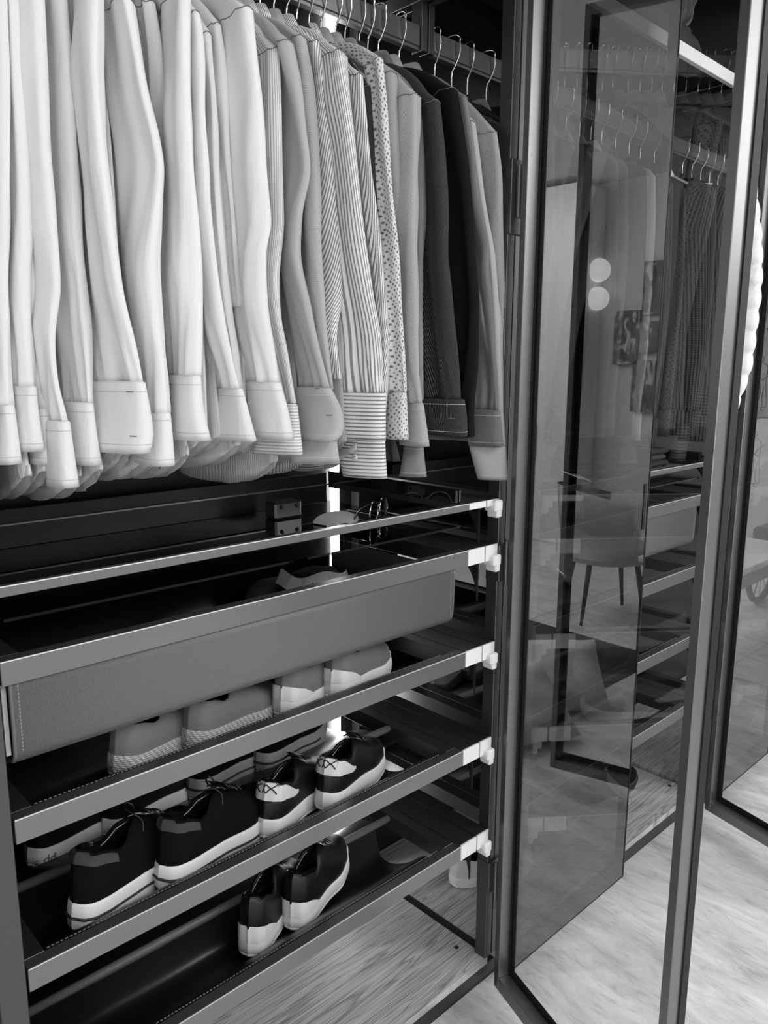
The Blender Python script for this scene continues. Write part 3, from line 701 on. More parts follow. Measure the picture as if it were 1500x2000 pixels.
# name, label, mat, cuffmat, yr, dy, sleeve rows (photo y: left, right), cuff rows, extra
G = [
 ('dress_shirt', 'white dress shirt at the far left edge, its cuff cut by the picture edge', 'white', None, 1.03, .05, [(-60,-40,8),(250,-28,12),(500,-24,10),(700,-18,10),(792,-14,15)], [(792,-16,16),(850,-20,24),(905,-24,31)], {}),
 ('dress_shirt', 'white shirt with a narrow straight sleeve, second from the left edge', 'white2', None, 1.035, .05, [(-60,4,22),(200,16,34),(400,24,46),(600,18,48),(755,15,60)], [(756,15,62),(820,22,67),(880,30,75)], {}),
 ('dress_shirt', 'white shirt with a pleated slim sleeve and short cuff, third from the left', 'white3', None, 1.05, .05, [(-60,24,46),(200,34,58),(500,46,68),(700,54,80),(796,66,88)], [(798,67,89),(905,72,101)], {}),
 ('dress_shirt', 'white shirt whose sleeve bulges with a dotted placket seam', 'white', None, 1.02, .05, [(-60,50,72),(250,58,84),(430,66,103),(560,74,113),(650,76,102),(750,82,110),(822,96,126)], [(824,96,127),(880,100,132),(950,106,140)], {}),
 ('dress_shirt', 'white shirt with a long flat sleeve left of the big rounded cuff', 'white2', None, 1.03, .07, [(-60,74,122),(200,84,140),(400,100,150),(560,108,160),(700,122,170),(786,128,173)], [(788,130,175),(850,133,182),(906,138,190)], {}),
 ('dress_shirt', 'white shirt with a crisp narrow pressed sleeve edge, above the big rounded cuff', 'white', None, 1.045, .05, [(-60,124,148),(200,140,163),(330,152,175),(430,162,190),(560,172,200),(700,186,222)], None, {}),
 ('dress_shirt', 'white satin shirt with the big rounded two-slot cuff at the left front', 'white3', None, 0.985, .10, [(-40,160,186),(150,160,186),(330,166,200),(450,176,214),(560,178,232),(660,178,258),(745,178,276)], [(747,178,279),(800,179,288),(845,180,293),(882,181,284)], dict(slots=((.72,.2),(.72,.75)), thick=.02)),
 ('dress_shirt', 'white shirt with a wide sleeve creased at the elbow below a shoulder seam', 'white', None, 1.0, .09, [(14,204,249),(90,212,264),(200,222,285),(285,232,306),(338,236,314),(420,242,306),(520,250,294),(620,258,302),(720,262,316),(805,268,324)], [(806,268,325),(850,270,327),(906,276,328)], dict(thick=.02)),
 ('dress_shirt', 'white shirt with a slim shoulder tucked behind the elbow-creased sleeve', 'white2', None, 1.05, .05, [(12,268,299),(100,284,312),(200,298,318),(320,304,326),(500,306,336)], None, {}),
 ('dress_shirt', 'white shirt whose open placket cuff shows a notch and two slots', 'white3', None, 0.99, .09, [(2,320,362),(120,321,363),(300,316,372),(450,311,386),(550,309,391),(640,318,389),(733,331,384)], [(735,331,385),(800,333,388),(858,334,402)], dict(slots=((-.1,.22),(-.15,.85)), thick=.02)),
 ('dress_shirt', 'white shirt right of the notched cuff with a pleated sleeve', 'white', None, 1.01, .08, [(40,360,384),(90,362,391),(300,370,398),(500,392,416),(650,402,440),(758,425,466)], [(760,425,469),(810,422,482),(860,418,496)], {}),
 ('dress_shirt', 'white shirt showing a shoulder seam and narrow sleeve between two broader ones', 'white2', None, 1.04, .05, [(74,390,406),(200,400,418),(400,410,426),(600,424,444),(760,444,464)], None, {}),
 ('dress_shirt', 'white shirt with a soft shoulder just left of the broad collared one', 'white', None, 1.045, .05, [(56,403,426),(150,414,440),(300,430,446),(460,438,458),(600,446,468)], None, {}),
 ('dress_shirt', 'broad white shirt, last of the whites, next to the first striped one', 'white3', None, 0.99, .09, [(34,452,486),(110,446,497),(200,444,509),(340,450,517),(440,456,525),(500,460,514),(600,463,516),(680,472,532),(746,481,542)], [(748,481,543),(800,488,556),(856,496,566)], dict(thick=.02)),
 ('dress_shirt', 'finely striped pale shirt, its wide cuff with level stripes', 'fine', 'finec', 1.02, .08, [(108,498,542),(210,502,546),(330,508,549),(440,512,549),(540,506,540),(620,510,546),(700,528,562),(786,552,575)], [(790,530,576),(830,508,582),(887,497,588)], {}),
 ('dress_shirt', 'smooth grey shirt with sharp elbow fold and large rounded cuff', 'grey', None, 0.995, .09, [(96,526,563),(180,540,582),(262,545,592),(345,548,601),(420,554,586),(500,562,578),(600,570,600),(690,574,622),(756,576,641)], [(758,576,643),(800,577,664),(838,584,668),(860,586,650)], dict(slots=((.62,.1),(.7,.6)), thick=.02)),
 ('dress_shirt', 'grey ribbed shirt with a plain straight sleeve behind the rounded grey cuff', 'greyfine', None, 1.03, .06, [(80,558,588),(160,572,602),(260,580,613),(400,590,618),(520,588,626),(640,590,634),(760,600,648)], [(800,582,652),(860,572,656),(905,568,662)], {}),
 ('dress_shirt', 'striped shirt with slanting stripes on a narrow sleeve', 'diag', None, 1.03, .05, [(90,596,618),(150,606,628),(300,620,642),(400,624,654),(500,628,662),(570,632,664),(650,638,652),(740,646,664)], None, {}),
 ('dress_shirt', 'broad vertically striped shirt whose big square cuff has level stripes', 'stripe', 'stripec', 0.985, .10, [(118,634,662),(200,636,674),(300,637,687),(450,640,706),(570,644,726),(660,646,744),(766,648,749)], [(768,650,751),(812,654,750),(858,660,749)], dict(thick=.02)),
 ('dress_shirt', 'bold striped shirt with slanting sleeve stripes and a buttoned cuff hanging lowest', 'diag2', 'stripec', 1.02, .08, [(158,664,702),(250,674,714),(350,690,724),(450,704,737),(560,714,747),(640,722,754),(740,730,752),(845,690,748)], [(850,662,750),(890,664,752),(932,672,754)], dict(button=True)),
 ('dress_shirt', 'dark grey shirt, only a sliver visible left of the dotted one', 'dkgrey', None, 1.035, .04, [(176,706,718),(300,715,726),(500,727,737),(700,738,747),(800,744,756),(900,742,784)], None, {}),
 ('dress_shirt', 'pale dotted shirt with a raised collar', 'dots', None, 1.0, .06, [(124,722,742),(200,723,751),(350,730,761),(500,737,776),(650,744,785),(766,749,790)], [(768,750,790),(810,750,791),(857,751,792)], {}),
 ('dress_shirt', 'plain pale grey shirt squeezed between the dotted and the twill shirts', 'twill2', None, 1.03, .05, [(150,748,764),(300,756,772),(500,770,784),(700,780,792),(820,786,798)], None, {}),
 ('overshirt', 'pale twill overshirt with a long straight sleeve', 'twill', None, 1.0, .07, [(194,777,812),(300,777,812),(450,776,808),(600,782,813),(700,787,815),(786,793,820)], [(788,792,822),(830,788,828),(870,785,834)], {}),
 ('dress_shirt', 'mid grey shirt sliver between pale twill and dark denim', 'midgrey', None, 1.03, .04, [(196,803,820),(400,806,824),(600,805,822),(780,803,822)], [(868,795,822),(930,782,832)], {}),
 ('overshirt', 'dark grainy denim overshirt with a wide cuff and black slot', 'denim', None, 0.985, .10, [(213,820,852),(300,821,862),(420,823,869),(500,822,870),(600,819,882),(700,817,896),(778,816,903)], [(780,815,905),(820,820,910),(850,833,908)], dict(slots=((.6,.5),), thick=.022)),
 ('jacket', 'black textured wool jacket beside the dark denim overshirt', 'boucle', None, 0.995, .09, [(186,846,884),(300,858,902),(400,868,914),(500,872,922),(600,876,930),(690,880,930),(780,890,920),(850,900,916)], None, dict(thick=.022, collar=False)),
 ('dress_shirt', 'grey satin shirt with a turned back cuff near the wardrobe post', 'satin', None, 0.985, .07, [(200,882,906),(300,894,922),(400,905,934),(490,914,953),(540,924,950),(600,928,958),(700,922,966),(800,915,973)], [(802,914,975),(835,915,977),(872,918,978)], {}),
 ('dress_shirt', 'pale chambray shirt whose bare cuff reaches lowest beside the post', 'chambray', None, 1.0, .05, [(244,904,922),(350,912,938),(450,930,953),(550,944,964),(650,953,970),(760,960,976),(870,950,984)], [(872,918,986),(905,926,988),(936,934,989)], {}),
 ('dress_shirt', 'brushed pale grey shirt nearest the wardrobe post', 'twill2', None, 1.005, .05, [(262,928,970),(350,938,979),(500,950,981),(700,964,983),(850,970,985)], None, {}),
]
used = []
for i, (nm, lab, mat, cm, yr, dy, sr, cr, ex) in enumerate(G):
    top = sr[0]; xs = at((top[1]+top[2])/2, top[0], 1, yr+dy/2).x
    if top[0] < 0: xs = at((top[1]+top[2])/2, 60, 1, yr+dy/2).x
    used.append(xs)
# spread the body planes so that neighbours stay apart
bx_ = []
for i, x in enumerate(used):
    x = max(x, (bx_[-1]+0.024) if bx_ else x); bx_.append(min(x, 1.262))
for i in range(len(bx_)-2, -1, -1): bx_[i] = min(bx_[i], bx_[i+1]-0.022)
random.seed(3)
for i, (nm, lab, mat, cm, yr, dy, sr, cr, ex) in enumerate(G):
    hem = (1.31 if i < 10 else 1.33)+random.uniform(-0.012, 0.022)
    hem = {14: 1.292, 16: 1.315, 17: 1.30, 19: 1.30}.get(i, hem)
    bm_ = {'diag': 'stripe', 'diag2': 'hstripe', 'stripe': 'stripe'}.get(mat)
    garment(nm, lab, {'dress_shirt': 'shirt', 'overshirt': 'shirt', 'jacket': 'jacket'}[nm], mat, bx_[i], sr, cr, yr, dy, cm, hem=hem, bmat=bm_,
            yf=1.08+random.uniform(-0.008, 0.01), dark=(i > 22 and i % 2 == 0), **ex)
# unseen shirts packed between the others: only slices of their backs and hems show
allx = sorted(bx_); k = 0
for a, b in zip(allx[:-1], allx[1:]):
    if b-a > 0.046 and a < 1.0:
        nfill = int((b-a)/0.025)-1 if (b-a) > 0.05 else 1
        for j in range(max(1, nfill)):
            x = a+(b-a)*(j+1)/(max(1, nfill)+1); m_ = W if a < 0.71 else ('grey' if k % 2 else 'fine')
            garment('dress_shirt', 'white shirt packed in the row, only a slice of it and its hem showing' if a < 0.71 else 'pale shirt packed among the striped shirts, only a slice of it showing',
                    'shirt', m_, x, None, None, body=True, hem=1.325+random.uniform(-0.015, 0.03), group='shirts packed between others', yf=1.07, collar=True)
            k += 1

# garments of the second bay (behind the post and the glass)
def sleeve_w(x, y0, w, zt, zb, k=0.0):
    """a plain hanging sleeve given in the world: returns rings"""
    rg = []
    for i in range(40):
        t_ = i/39; z = zt+(zb-zt)*t_; ww = w*(1.0-0.28*t_)*(0.75+0.25*min(1, t_*6))
        rg.append((Vector((x-0.006+k*math.sin(t_*3), y0+ww/2-0.012*math.sin(t_*PI), z)), Vector((-0.25, 1, 0)).normalized(), ww/2, 0.012, x*37, 0.010, 30))
    return rg
def garment2(name, label, cat, mat, x, zb=1.40, y0=1.045, w=0.10, hem=1.33, zt=2.06, quilt=False, group=None, sleeves=True, dark=True, zs=1.985):
    t = thing(name, label, cat, (x, 1.265, zt), group)
    made = [make_body(t, x, CL[mat], yf=1.09, zh=hem, zt=zt, zsh=zs), make_collar(t, x, zt, CL[mat])]
    if sleeves:
        rg = sleeve_w(x, y0, w, zs-0.01, zb)
        if quilt:
            rg = []
            for i in range(90):
                t_ = i/89; z = zs+(zb-zs)*t_; q_ = abs(math.sin(t_*PI*11))**0.6
                rg.append((Vector((x-0.01, y0+w/2-0.02*math.sin(t_*PI), z)), Vector((-0.25, 1, 0)).normalized(), w/2*(0.88+0.12*q_)*(0.65+0.35*math.sin(min(1, t_*2.2)*PI/2))*(1-0.35*max(0, t_-0.8)/0.2), 0.034*(0.40+0.60*q_), 3, 0.006, 60))
        c, ax, a, b, sd, am, ff = rg[0]
        head = [(c+Vector((0, 0.012, 0.03)), ax, a*0.3, b*0.4, sd, 0, ff), (c+Vector((0, 0.005, 0.018)), ax, a*0.75, b*0.8, sd, 0, ff)]
        bm = bmesh.new(); p, u = ring_mesh(bm, head+rg, 30); loft(bm, p, u, cap0=True, cap1=True, flip=True)
        made.append(link_mesh('sleeve', bm, CL[mat], t, True))
        if not quilt:
            c = rg[-1]; cr = [(c[0]+Vector((0, 0, 0.004-0.075*k_)), c[1], c[2]+0.003, 0.013, 1, 0.002, 8) for k_ in (0, .3, .7, 1)]
            bm = bmesh.new(); p, u = ring_mesh(bm, cr, 30); loft(bm, p, u, cap0=True, cap1=True, flip=True)
            made.append(link_mesh('cuff', bm, CL[mat], t, True))
    inv = Matrix.Translation(Vector((-x, -1.265, -zt)))
    for o in made: o.data.transform(inv)
    HANG.append((x, dark, None, label)); return t
B2 = [
 ('jacket', 'glossy black jacket hanging just right of the wardrobe post', 'jacket', 'nylon_dk', 1.352, 1.42, 1.07, .09),
 ('polo_shirt', 'grey polo shirt with a ribbed collar behind the post', 'shirt', 'midgrey', 1.462, 1.66, 1.03, .11),
 ('jacket', 'black jacket with a pale lining behind the ribbed polo', 'jacket', 'black', 1.53, 1.40, 1.05, .09),
 ('jacket', 'plain black jacket behind the glass beside the post', 'jacket', 'black', 1.592, 1.40, 1.05, .10),
 ('jacket', 'black knitted jacket behind the left part of the dark glass door', 'jacket', 'black', 1.66, 1.38, 1.06, .10),
 ('cardigan', 'white cardigan right of the black ones behind the dark glass door', 'cardigan', 'white', 1.725, 1.40, 1.03, .11),
 ('cardigan', 'pale smooth cardigan second among the pale ones behind the dark glass door', 'cardigan', 'white2', 1.79, 1.40, 1.04, .10),
 ('cardigan', 'pale knitted cardigan third among the pale ones behind the dark glass door', 'cardigan', 'knit', 1.86, 1.40, 1.03, .11),
 ('shirt', 'pale soft shirt last of the pale ones behind the dark glass door', 'shirt', 'white2', 1.925, 1.38, 1.04, .10),
 ('shirt', 'dark shirt with cuff seen past the edge of the closed door', 'shirt', 'dkgrey', 1.98, 1.40, 1.03, .09),
 ('cardigan', 'dark corduroy overshirt in the gap between door and frame', 'shirt', 'cord', 2.035, 1.36, 1.05, .10),
 ('jacket', 'charcoal wool jacket left of the white quilted one', 'jacket', 'dkgrey', 2.11, 1.38, 1.05, .10),
 ('jacket', 'dark ribbed jacket next to the white quilted one', 'jacket', 'cord', 2.185, 1.38, 1.0, .13),
 ('shirt', 'dark ribbed overshirt hanging directly in front of the white quilted jacket', 'shirt', 'cord', 2.25, 1.36, 0.985, .13),
]
for nm, lab, cat, mat, x, zb, y0, w_ in B2:
    garment2(nm, lab, cat, mat, x, zb, y0, w_, hem=1.30+random.uniform(0, .04))
garment2('puffer_jacket', 'white quilted puffer jacket whose sleeve bulges out past the frame', 'jacket', 'nylon', 2.335, 1.36, 0.935, .12, hem=1.34, quilt=True, dark=False, zs=2.03)
for k, x in enumerate((2.52, 2.585, 2.65, 2.715, 2.78, 2.86)):
    garment2('jacket', 'dark jacket hanging in the third bay beyond the white quilted one', 'jacket', 'black' if k % 2 else 'dkgrey', x, 1.4, 1.06, .09, group='dark jackets in the third bay')
HANG.append((1.408, True, 'bare steel hook hanger on the rail just right of the bracket', None))
lab_all = 'steel hook hanger holding the %s'
SHORT = {'broad white shirt, last': 'broad last white shirt', 'finely striped': 'finely striped pale shirt', 'smooth grey': 'smooth grey shirt with the sharp elbow', 'grey ribbed': 'grey ribbed shirt', 'striped shirt with slanting': 'narrow slanting striped shirt',
 'broad vertically': 'broad vertically striped shirt', 'bold striped': 'bold striped shirt with the buttoned cuff', 'dark grey shirt, only': 'dark grey shirt sliver', 'pale dotted': 'pale dotted shirt', 'plain pale grey': 'plain pale grey shirt right of the dotted one',
 'pale twill': 'pale twill overshirt', 'mid grey shirt sliver': 'mid grey shirt sliver', 'dark grainy': 'dark denim overshirt', 'black textured': 'black textured wool jacket', 'grey satin': 'grey satin shirt', 'pale chambray': 'pale chambray shirt', 'brushed pale': 'brushed pale grey shirt nearest the post',
 'glossy black': 'glossy black jacket', 'grey polo': 'grey polo with the ribbed collar', 'black jacket with a pale': 'black pale-lined jacket', 'plain black jacket': 'plain black jacket beside the post'}
for x, dark, hl, gl in HANG:
    for k_, v_ in SHORT.items():
        if gl and gl.startswith(k_) and not hl: hl = 'steel hook hanger holding the '+v_
    lb = hl or ('steel hook hanger carrying a white shirt of the nearest bay' if x < 0.70 else 'steel hook hanger of a shirt slice packed among the striped shirts' if x < 1.28 else ('steel hook hanger seen through the glass doors in the second bay' if x < 2.4 else 'steel hook hanger in the third bay'))
    grp = None if hl else ('hangers of the white shirts' if x < 0.70 else 'hangers among the striped shirts' if x < 1.28 else ('hangers in the second bay' if x < 2.4 else 'hangers in the third bay'))
    h = make_hanger(x, dark, lb, grp)
    h.rotation_euler = (0, 0, random.uniform(-0.35, 0.15))

# folded bedding on the top shelf of the second bay
def puffy(name, label, cat, c, size, mat, seed, yaw=0.0):
    bm = bmesh.new(); bmesh.ops.create_icosphere(bm, subdivisions=5, radius=1.0)
    for v in bm.verts:
        p = v.co.copy(); p = Vector([math.copysign(abs(a)**0.55, a) for a in p])
        f = 1+0.07*noise.noise(Vector((p.x*9, p.y*1.5+seed, p.z*2)))+0.05*noise.noise(p*3+Vector((seed, 0, 0)))
        v.co = Vector((p.x*size[0]*f, p.y*size[1]*f, p.z*size[2]*f))
        v.co.z = max(v.co.z, -size[2]*0.96)
    o = link_mesh(name, bm, mat, None, True); o.location = (c[0], c[1], c[2]+size[2]*0.96); o.rotation_euler = (0, 0, yaw)
    return tag(o, label, cat)
puffy('folded_duvet', 'dark puffy folded duvet lying on the top shelf of the second bay', 'duvet', (2.02, 1.25, 2.3165), (0.27, 0.17, 0.045), CL['dkgrey'], 2)
puffy('sleeping_bag', 'big dark gathered bag on top of the folded duvet', 'bag', (2.02, 1.26, 2.41), (0.26, 0.16, 0.085), CL['nylon_dk'], 5)
puffy('storage_bag', 'grey fabric bag at the left end of the top shelf behind glass', 'bag', (1.57, 1.24, 2.3165), (0.15, 0.14, 0.09), CL['midgrey'], 9)

# ------------------------------------------------------------------ shoes
def interp(tab, t):
    for (a, va), (b, vb) in zip(tab[:-1], tab[1:]):
        if t <= b:
            k = (t-a)/(b-a); k = k*k*(3-2*k); return va+(vb-va)*k
    return tab[-1][1]
WT = [(0, 0.0), (0.03, 0.019), (0.08, 0.027), (0.2, 0.031), (0.42, 0.033), (0.66, 0.043), (0.82, 0.040), (0.93, 0.028), (0.98, 0.014), (1.0, 0.0)]
def shoe(label, loc, heading, pitch=8, roll=0, L=0.27, hs=0.032, upper='shoe_blk', sole='rubber_wh', outs='rubber_dk', high=1.0, style='plain', group=None, name='sneaker', cat='shoe', spring=0.018):
    t = thing(name, label, cat, loc, group, (math.radians(-pitch), math.radians(roll), math.radians(heading-90)))
    NP = 56; phis = [2*PI*(k+0.5)/NP for k in range(NP)]
    def base(phi):
        tt = (1-math.cos(phi))/2; x = interp(WT, tt)*(1 if math.sin(phi) >= 0 else -1)
        return tt, x
    def zsp(tt): return spring*max(0, (tt-0.68)/0.32)**2+0.004*(1-min(1, tt*6))**2
    def H(tt):
        return high*interp([(0, 0.062), (0.12, 0.058), (0.28, 0.046), (0.40, 0.066), (0.48, 0.066), (0.62, 0.052), (0.80, 0.036), (0.92, 0.028), (1.0, 0.012)], tt)
    def surf(phi, s):
        tt, x = base(phi); w_ = abs(x); sg = 1 if x >= 0 else -1
        op = interp([(0, 0.0), (0.05, 0.016), (0.12, 0.022), (0.30, 0.023), (0.40, 0.012), (0.44, 0.0), (1, 0)], tt)
        e = s**2.2
        xx = sg*(w_*0.95*(1-e)+min(op, w_*0.95)*e)
        ht = H(tt)
        if tt > 0.86: ht *= max(0.0, 1-((tt-0.86)/0.14)**2.2)*0.85+0.15
        z = hs+zsp(tt)-0.003+ht*math.sin(s*PI/2)**0.85
        y = tt*L + (0.010*s*s if tt < 0.06 else 0) - (0.02*s if tt > 0.93 else 0)
        return Vector((xx, y, z))
    # sole
    def plan(scale, z, lo=0.0):
        r = []
        for ph in phis:
            tt, x = base(ph); r.append(Vector((x*scale, L*(0.5+(tt-0.5)*(1+(scale-1)*0.35)), z+zsp(tt))))
        return r
    bm = bmesh.new(); o_h = 0.006
    def uvr(rs):
        out = []
        for r in rs:
            acc = 0; row = []
            for k in range(NP+1):
                row.append((acc, r[k % NP].z)); acc += (r[(k+1) % NP]-r[k % NP]).length
            out.append(row)
        return out
    rs = [plan(0.98, o_h), plan(1.04, o_h+0.004), plan(1.05, hs*0.6), plan(1.03, hs-0.004), plan(1.0, hs), plan(0.93, hs)]
    loft(bm, rs, uvr(rs), cap0=True, cap1=True); link_mesh('sole', bm, MT[sole], t, True)
    rs = [plan(0.90, 0.0), plan(0.99, 0.001), plan(1.03, o_h+0.0005)]
    bm = bmesh.new(); loft(bm, rs, uvr(rs), cap0=True, cap1=True); link_mesh('outsole', bm, MT[outs], t, True)
    if style in ('chunk', 'chunkgrey'):
        bm = bmesh.new()
        rr_ = []
        for k in range(-18, 19):
            ph = 2*PI*(k)/NP*1.0; tt, x = base(ph if ph >= 0 else ph+2*PI)
            rr_.append((x*1.065, L*(0.5+(tt-0.5)*1.02)-0.0005, hs*0.55+zsp(tt)))
        tube(bm, rr_, 0.0022, 6); link_mesh('sole_stripe', bm, MT['rubber_dk'], t, True)
    # upper
    rings = [[surf(ph, s) for ph in phis] for s in (0, .08, .2, .35, .5, .65, .78, .88, .95, 1.0)]
    bm = bmesh.new(); loft(bm, rings, uvr(rings)); bmesh.ops.remove_doubles(bm, verts=bm.verts[:], dist=0.0002)
    up = link_mesh('upper', bm, MT[upper], t, True)
    inn = [rings[-1]]
    for dz, sc in ((0.004, 0.93), (-0.012, 0.86), (-0.03, 0.84)):
        r = []
        for ph in phis:
            p = surf(ph, 1.0); tt, _ = base(ph)
            if tt < 0.42: p = Vector((p.x*sc, p.y+(0.004 if tt < 0.08 else 0), max(p.z+dz, hs+0.004)))
            else: p = p+Vector((0, 0, -0.002))
            r.append(p)
        inn.append(r)
    bm = bmesh.new(); loft(bm, inn, cap1=False); link_mesh('lining', bm, MT['black'], t, True)
    # collar piping
    bm = bmesh.new(); pr = [surf(ph, 1.0) for ph in phis if base(ph)[0] < 0.42]
    right = [surf(ph, 1.0) for ph in phis if base(ph)[0] < 0.42 and math.sin(ph) >= 0]; left = [surf(ph, 1.0) for ph in phis if base(ph)[0] < 0.42 and math.sin(ph) < 0]
    tube(bm, right[::-1]+left[::-1], 0.0022, 6); link_mesh('collar_piping', bm, MT['shoe_blk' if upper == 'shoe_blk' else upper], t, True)
    # tongue and laces
    if style != 'espadrille':
        bm = bmesh.new(); tr = []
        for k in range(5):
            y = L*(0.58-0.045*k); z = hs+H(0.58-0.045*k)+0.003+0.004*k
            tr.append([Vector((x_, y, z-abs(x_)*0.25)) for x_ in (-0.017, -0.009, 0, 0.009, 0.017)])
        loft(bm, tr, close=False); 
        r_ = bmesh.ops.solidify(bm, geom=bm.faces[:], thickness=0.003); link_mesh('tongue', bm, MT[upper], t, True)
        bm = bmesh.new()
        for k in range(5):
            tt = 0.46+0.04*k; z = hs+H(tt)+0.006
            tube(bm, [(-0.017, L*tt, z-0.006), (-0.006, L*(tt+0.008), z), (0.006, L*(tt+0.02), z), (0.017, L*(tt+0.03), z-0.006)], 0.0016, 6)
        link_mesh('laces', bm, MT['shoe_blk'], t, True)
    # heel patch or white heel counter
    def patch(nm, mat, p0, p1, s0, s1f, out=1.03, n=17):
        bm = bmesh.new(); rs = []
        for j in range(9):
            row = []
            for i in range(n):
                ph = p0+(p1-p0)*i/(n-1); s = s0+(s1f(ph)-s0)*j/8; q_ = surf(ph % (2*PI), max(0.0, min(1, s)))
                row.append(Vector((q_.x*out+(0.0012 if q_.x > 0 else -0.0012), q_.y-0.0018, q_.z+0.0004)))
            rs.append(row)
        loft(bm, rs, close=False); bmesh.ops.recalc_face_normals(bm, faces=bm.faces[:])
        return link_mesh(nm, bm, MT[mat], t, True)
    if style == 'xxx':
        o = patch('heel_tab', 'leather_lt', -1.2, 1.2, 0.33, lambda ph: 1.02-0.62*abs(ph/1.2)**3, 1.04, 33); o['label'] = 'pale heel tab with three stitched crosses'
        bm = bmesh.new()
        for c in (-0.26, 0.06, 0.38):
            for sg in (1, -1):
                pp = []
                for i in range(4):
                    ph = c+(i/3-0.5)*0.26; s = 0.66+sg*(i/3-0.5)*0.30; q_ = surf((-ph) % (2*PI), s); pp.append((q_.x*1.05+(0.0018 if q_.x > 0 else -0.0018), q_.y-0.0030, q_.z+0.0005))
                tube(bm, pp, 0.0012, 5)
        link_mesh('cross_stitch', bm, MT['ink'], o)
    if style in ('suede', 'derby'):
        o = patch('heel_counter', sole, -1.15, 1.15, 0.0, lambda ph: 0.22*max(0.05, 1-abs(ph/1.15)**4)-(0.04 if abs(ph) < 0.12 else 0), 1.05, 33); o['label'] = 'pale rubber heel counter'
    if style == 'chunk':
        o = patch('heel_tab', 'suede_dk', -1.0, 1.0, 0.55, lambda ph: 1.05-0.1*abs(ph), 1.10); o['label'] = 'dark suede heel tab'
    if style == 'lettered':
        cu = bpy.data.curves.new('lettering', 'FONT'); cu.body = 'ls dd'; cu.size = 0.021; cu.extrude = 0.0005; cu.align_x = 'CENTER'
        e = bpy.data.objects.new('lettering', cu); COL.objects.link(e); e.parent = t; e.data.materials.append(MT['inkgrey'])
        e.location = (0.0255, 0.012, hs*0.34); e.rotation_euler = (math.radians(90), 0, math.radians(66)); e['label'] = 'small lettering on the heel'
    if style == 'chunk':
        bm = bmesh.new(); z = hs+H(0.42)
        tube(bm, smoothc([(0, L*0.44, z+0.006), (0.012, L*0.40, z+0.026), (0.004, L*0.37, z+0.034), (-0.006, L*0.42, z+0.012), (0.014, L*0.46, z-0.004), (0.024, L*0.44, z-0.02)], 5), 0.0017, 6)
        link_mesh('loose_lace', bm, MT['shoe_blk'], t, True)
    return t
HD = 27
# top shoe shelf
shoe('grey suede slip-on with a woven rope sole, leftmost on the upper shoe shelf', (0.455, 1.082, Z3-0.042), 24, 6, 0, 0.25, 0.036, 'suede', 'rope', 'rope', 0.85, 'espadrille', name='espadrille')
shoe('grey suede slip-on with a woven rope sole, second from left on the upper shoe shelf', (0.580, 1.082, Z3-0.042), 20, 6, 0, 0.25, 0.036, 'suede', 'rope', 'rope', 0.85, 'espadrille', name='espadrille')
shoe('grey suede sneaker with thick white sole, left one of its pair on the upper shelf', (0.768, 1.080, Z3-0.042), 26, 6, 0, 0.25, 0.034, 'suede', 'rubber_wh', 'rubber_wh', 1.05, 'suede')
shoe('grey suede sneaker with thick white sole, right one of its pair on the upper shelf', (0.885, 1.080, Z3-0.042), 24, 6, 0, 0.25, 0.034, 'suede', 'rubber_wh', 'rubber_wh', 1.05, 'suede')
# middle shelf, front
shoe('black sneaker with a thick white black-striped sole and dark suede heel tab, left front', (0.372, 1.072, Z4-0.040), 21, 5, 0, 0.28, 0.050, 'shoe_mt', 'rubber_wh', 'rubber_dk', 1.3, 'chunk', spring=0.032)
shoe('black sneaker with thick white striped sole, touching the toe of its left twin', (0.512, 1.070, Z4-0.042), 17, 5, 0, 0.28, 0.050, 'shoe_mt', 'rubber_wh', 'rubber_dk', 1.25, 'chunk', spring=0.032)
shoe('black sneaker with three crosses on its pale heel, the left one of the pair', (0.722, 1.078, Z4-0.042), 28, 6, 0, 0.26, 0.038, 'shoe_blk', 'rubber_wh', 'rubber_wh', 1.1, 'xxx')
shoe('black sneaker with three crosses on its pale heel, the right one of the pair', (0.858, 1.075, Z4-0.042), 24, 6, 0, 0.26, 0.038, 'shoe_blk', 'rubber_wh', 'rubber_wh', 1.1, 'xxx')
# middle shelf, rear row
shoe('dark sneaker with white lettered heel at the far left of the rear row', (0.375, 1.262, Z4-0.026), 18, 3, 0, 0.25, 0.036, 'shoe_blk', 'rubber_wh', 'rubber_wh', 1.0, 'lettered')
shoe('dark sneaker with white lettered heel, second in the rear row', (0.505, 1.262, Z4-0.028), 18, 3, 0, 0.25, 0.036, 'shoe_blk', 'rubber_wh', 'rubber_wh', 1.0, 'lettered')
shoe('grey soled sneaker with a black line, third in the rear row', (0.680, 1.266, Z4-0.030), 18, 3, 0, 0.24, 0.046, 'shoe_mt', 'rubber_gr', 'rubber_gr', 1.0, 'chunkgrey')
shoe('grey soled sneaker with a black line next to the light strip', (0.835, 1.264, Z4-0.030), 18, 3, 0, 0.24, 0.046, 'shoe_mt', 'rubber_gr', 'rubber_gr', 1.0, 'chunkgrey')
# lowest shelf
shoe('black leather shoe with creamy white sole, left one on the lowest shelf', (0.690, 1.090, Z5-0.050), 34, 4, 0, 0.25, 0.032, 'shoe_blk', 'rubber_wh', 'rubber_wh', 1.35, 'derby')
shoe('black leather shoe with creamy white sole, right one on the lowest shelf', (0.790, 1.092, Z5-0.050), 28, 2, 0, 0.25, 0.032, 'shoe_blk', 'rubber_wh', 'rubber_wh', 1.35, 'derby', spring=0.03)
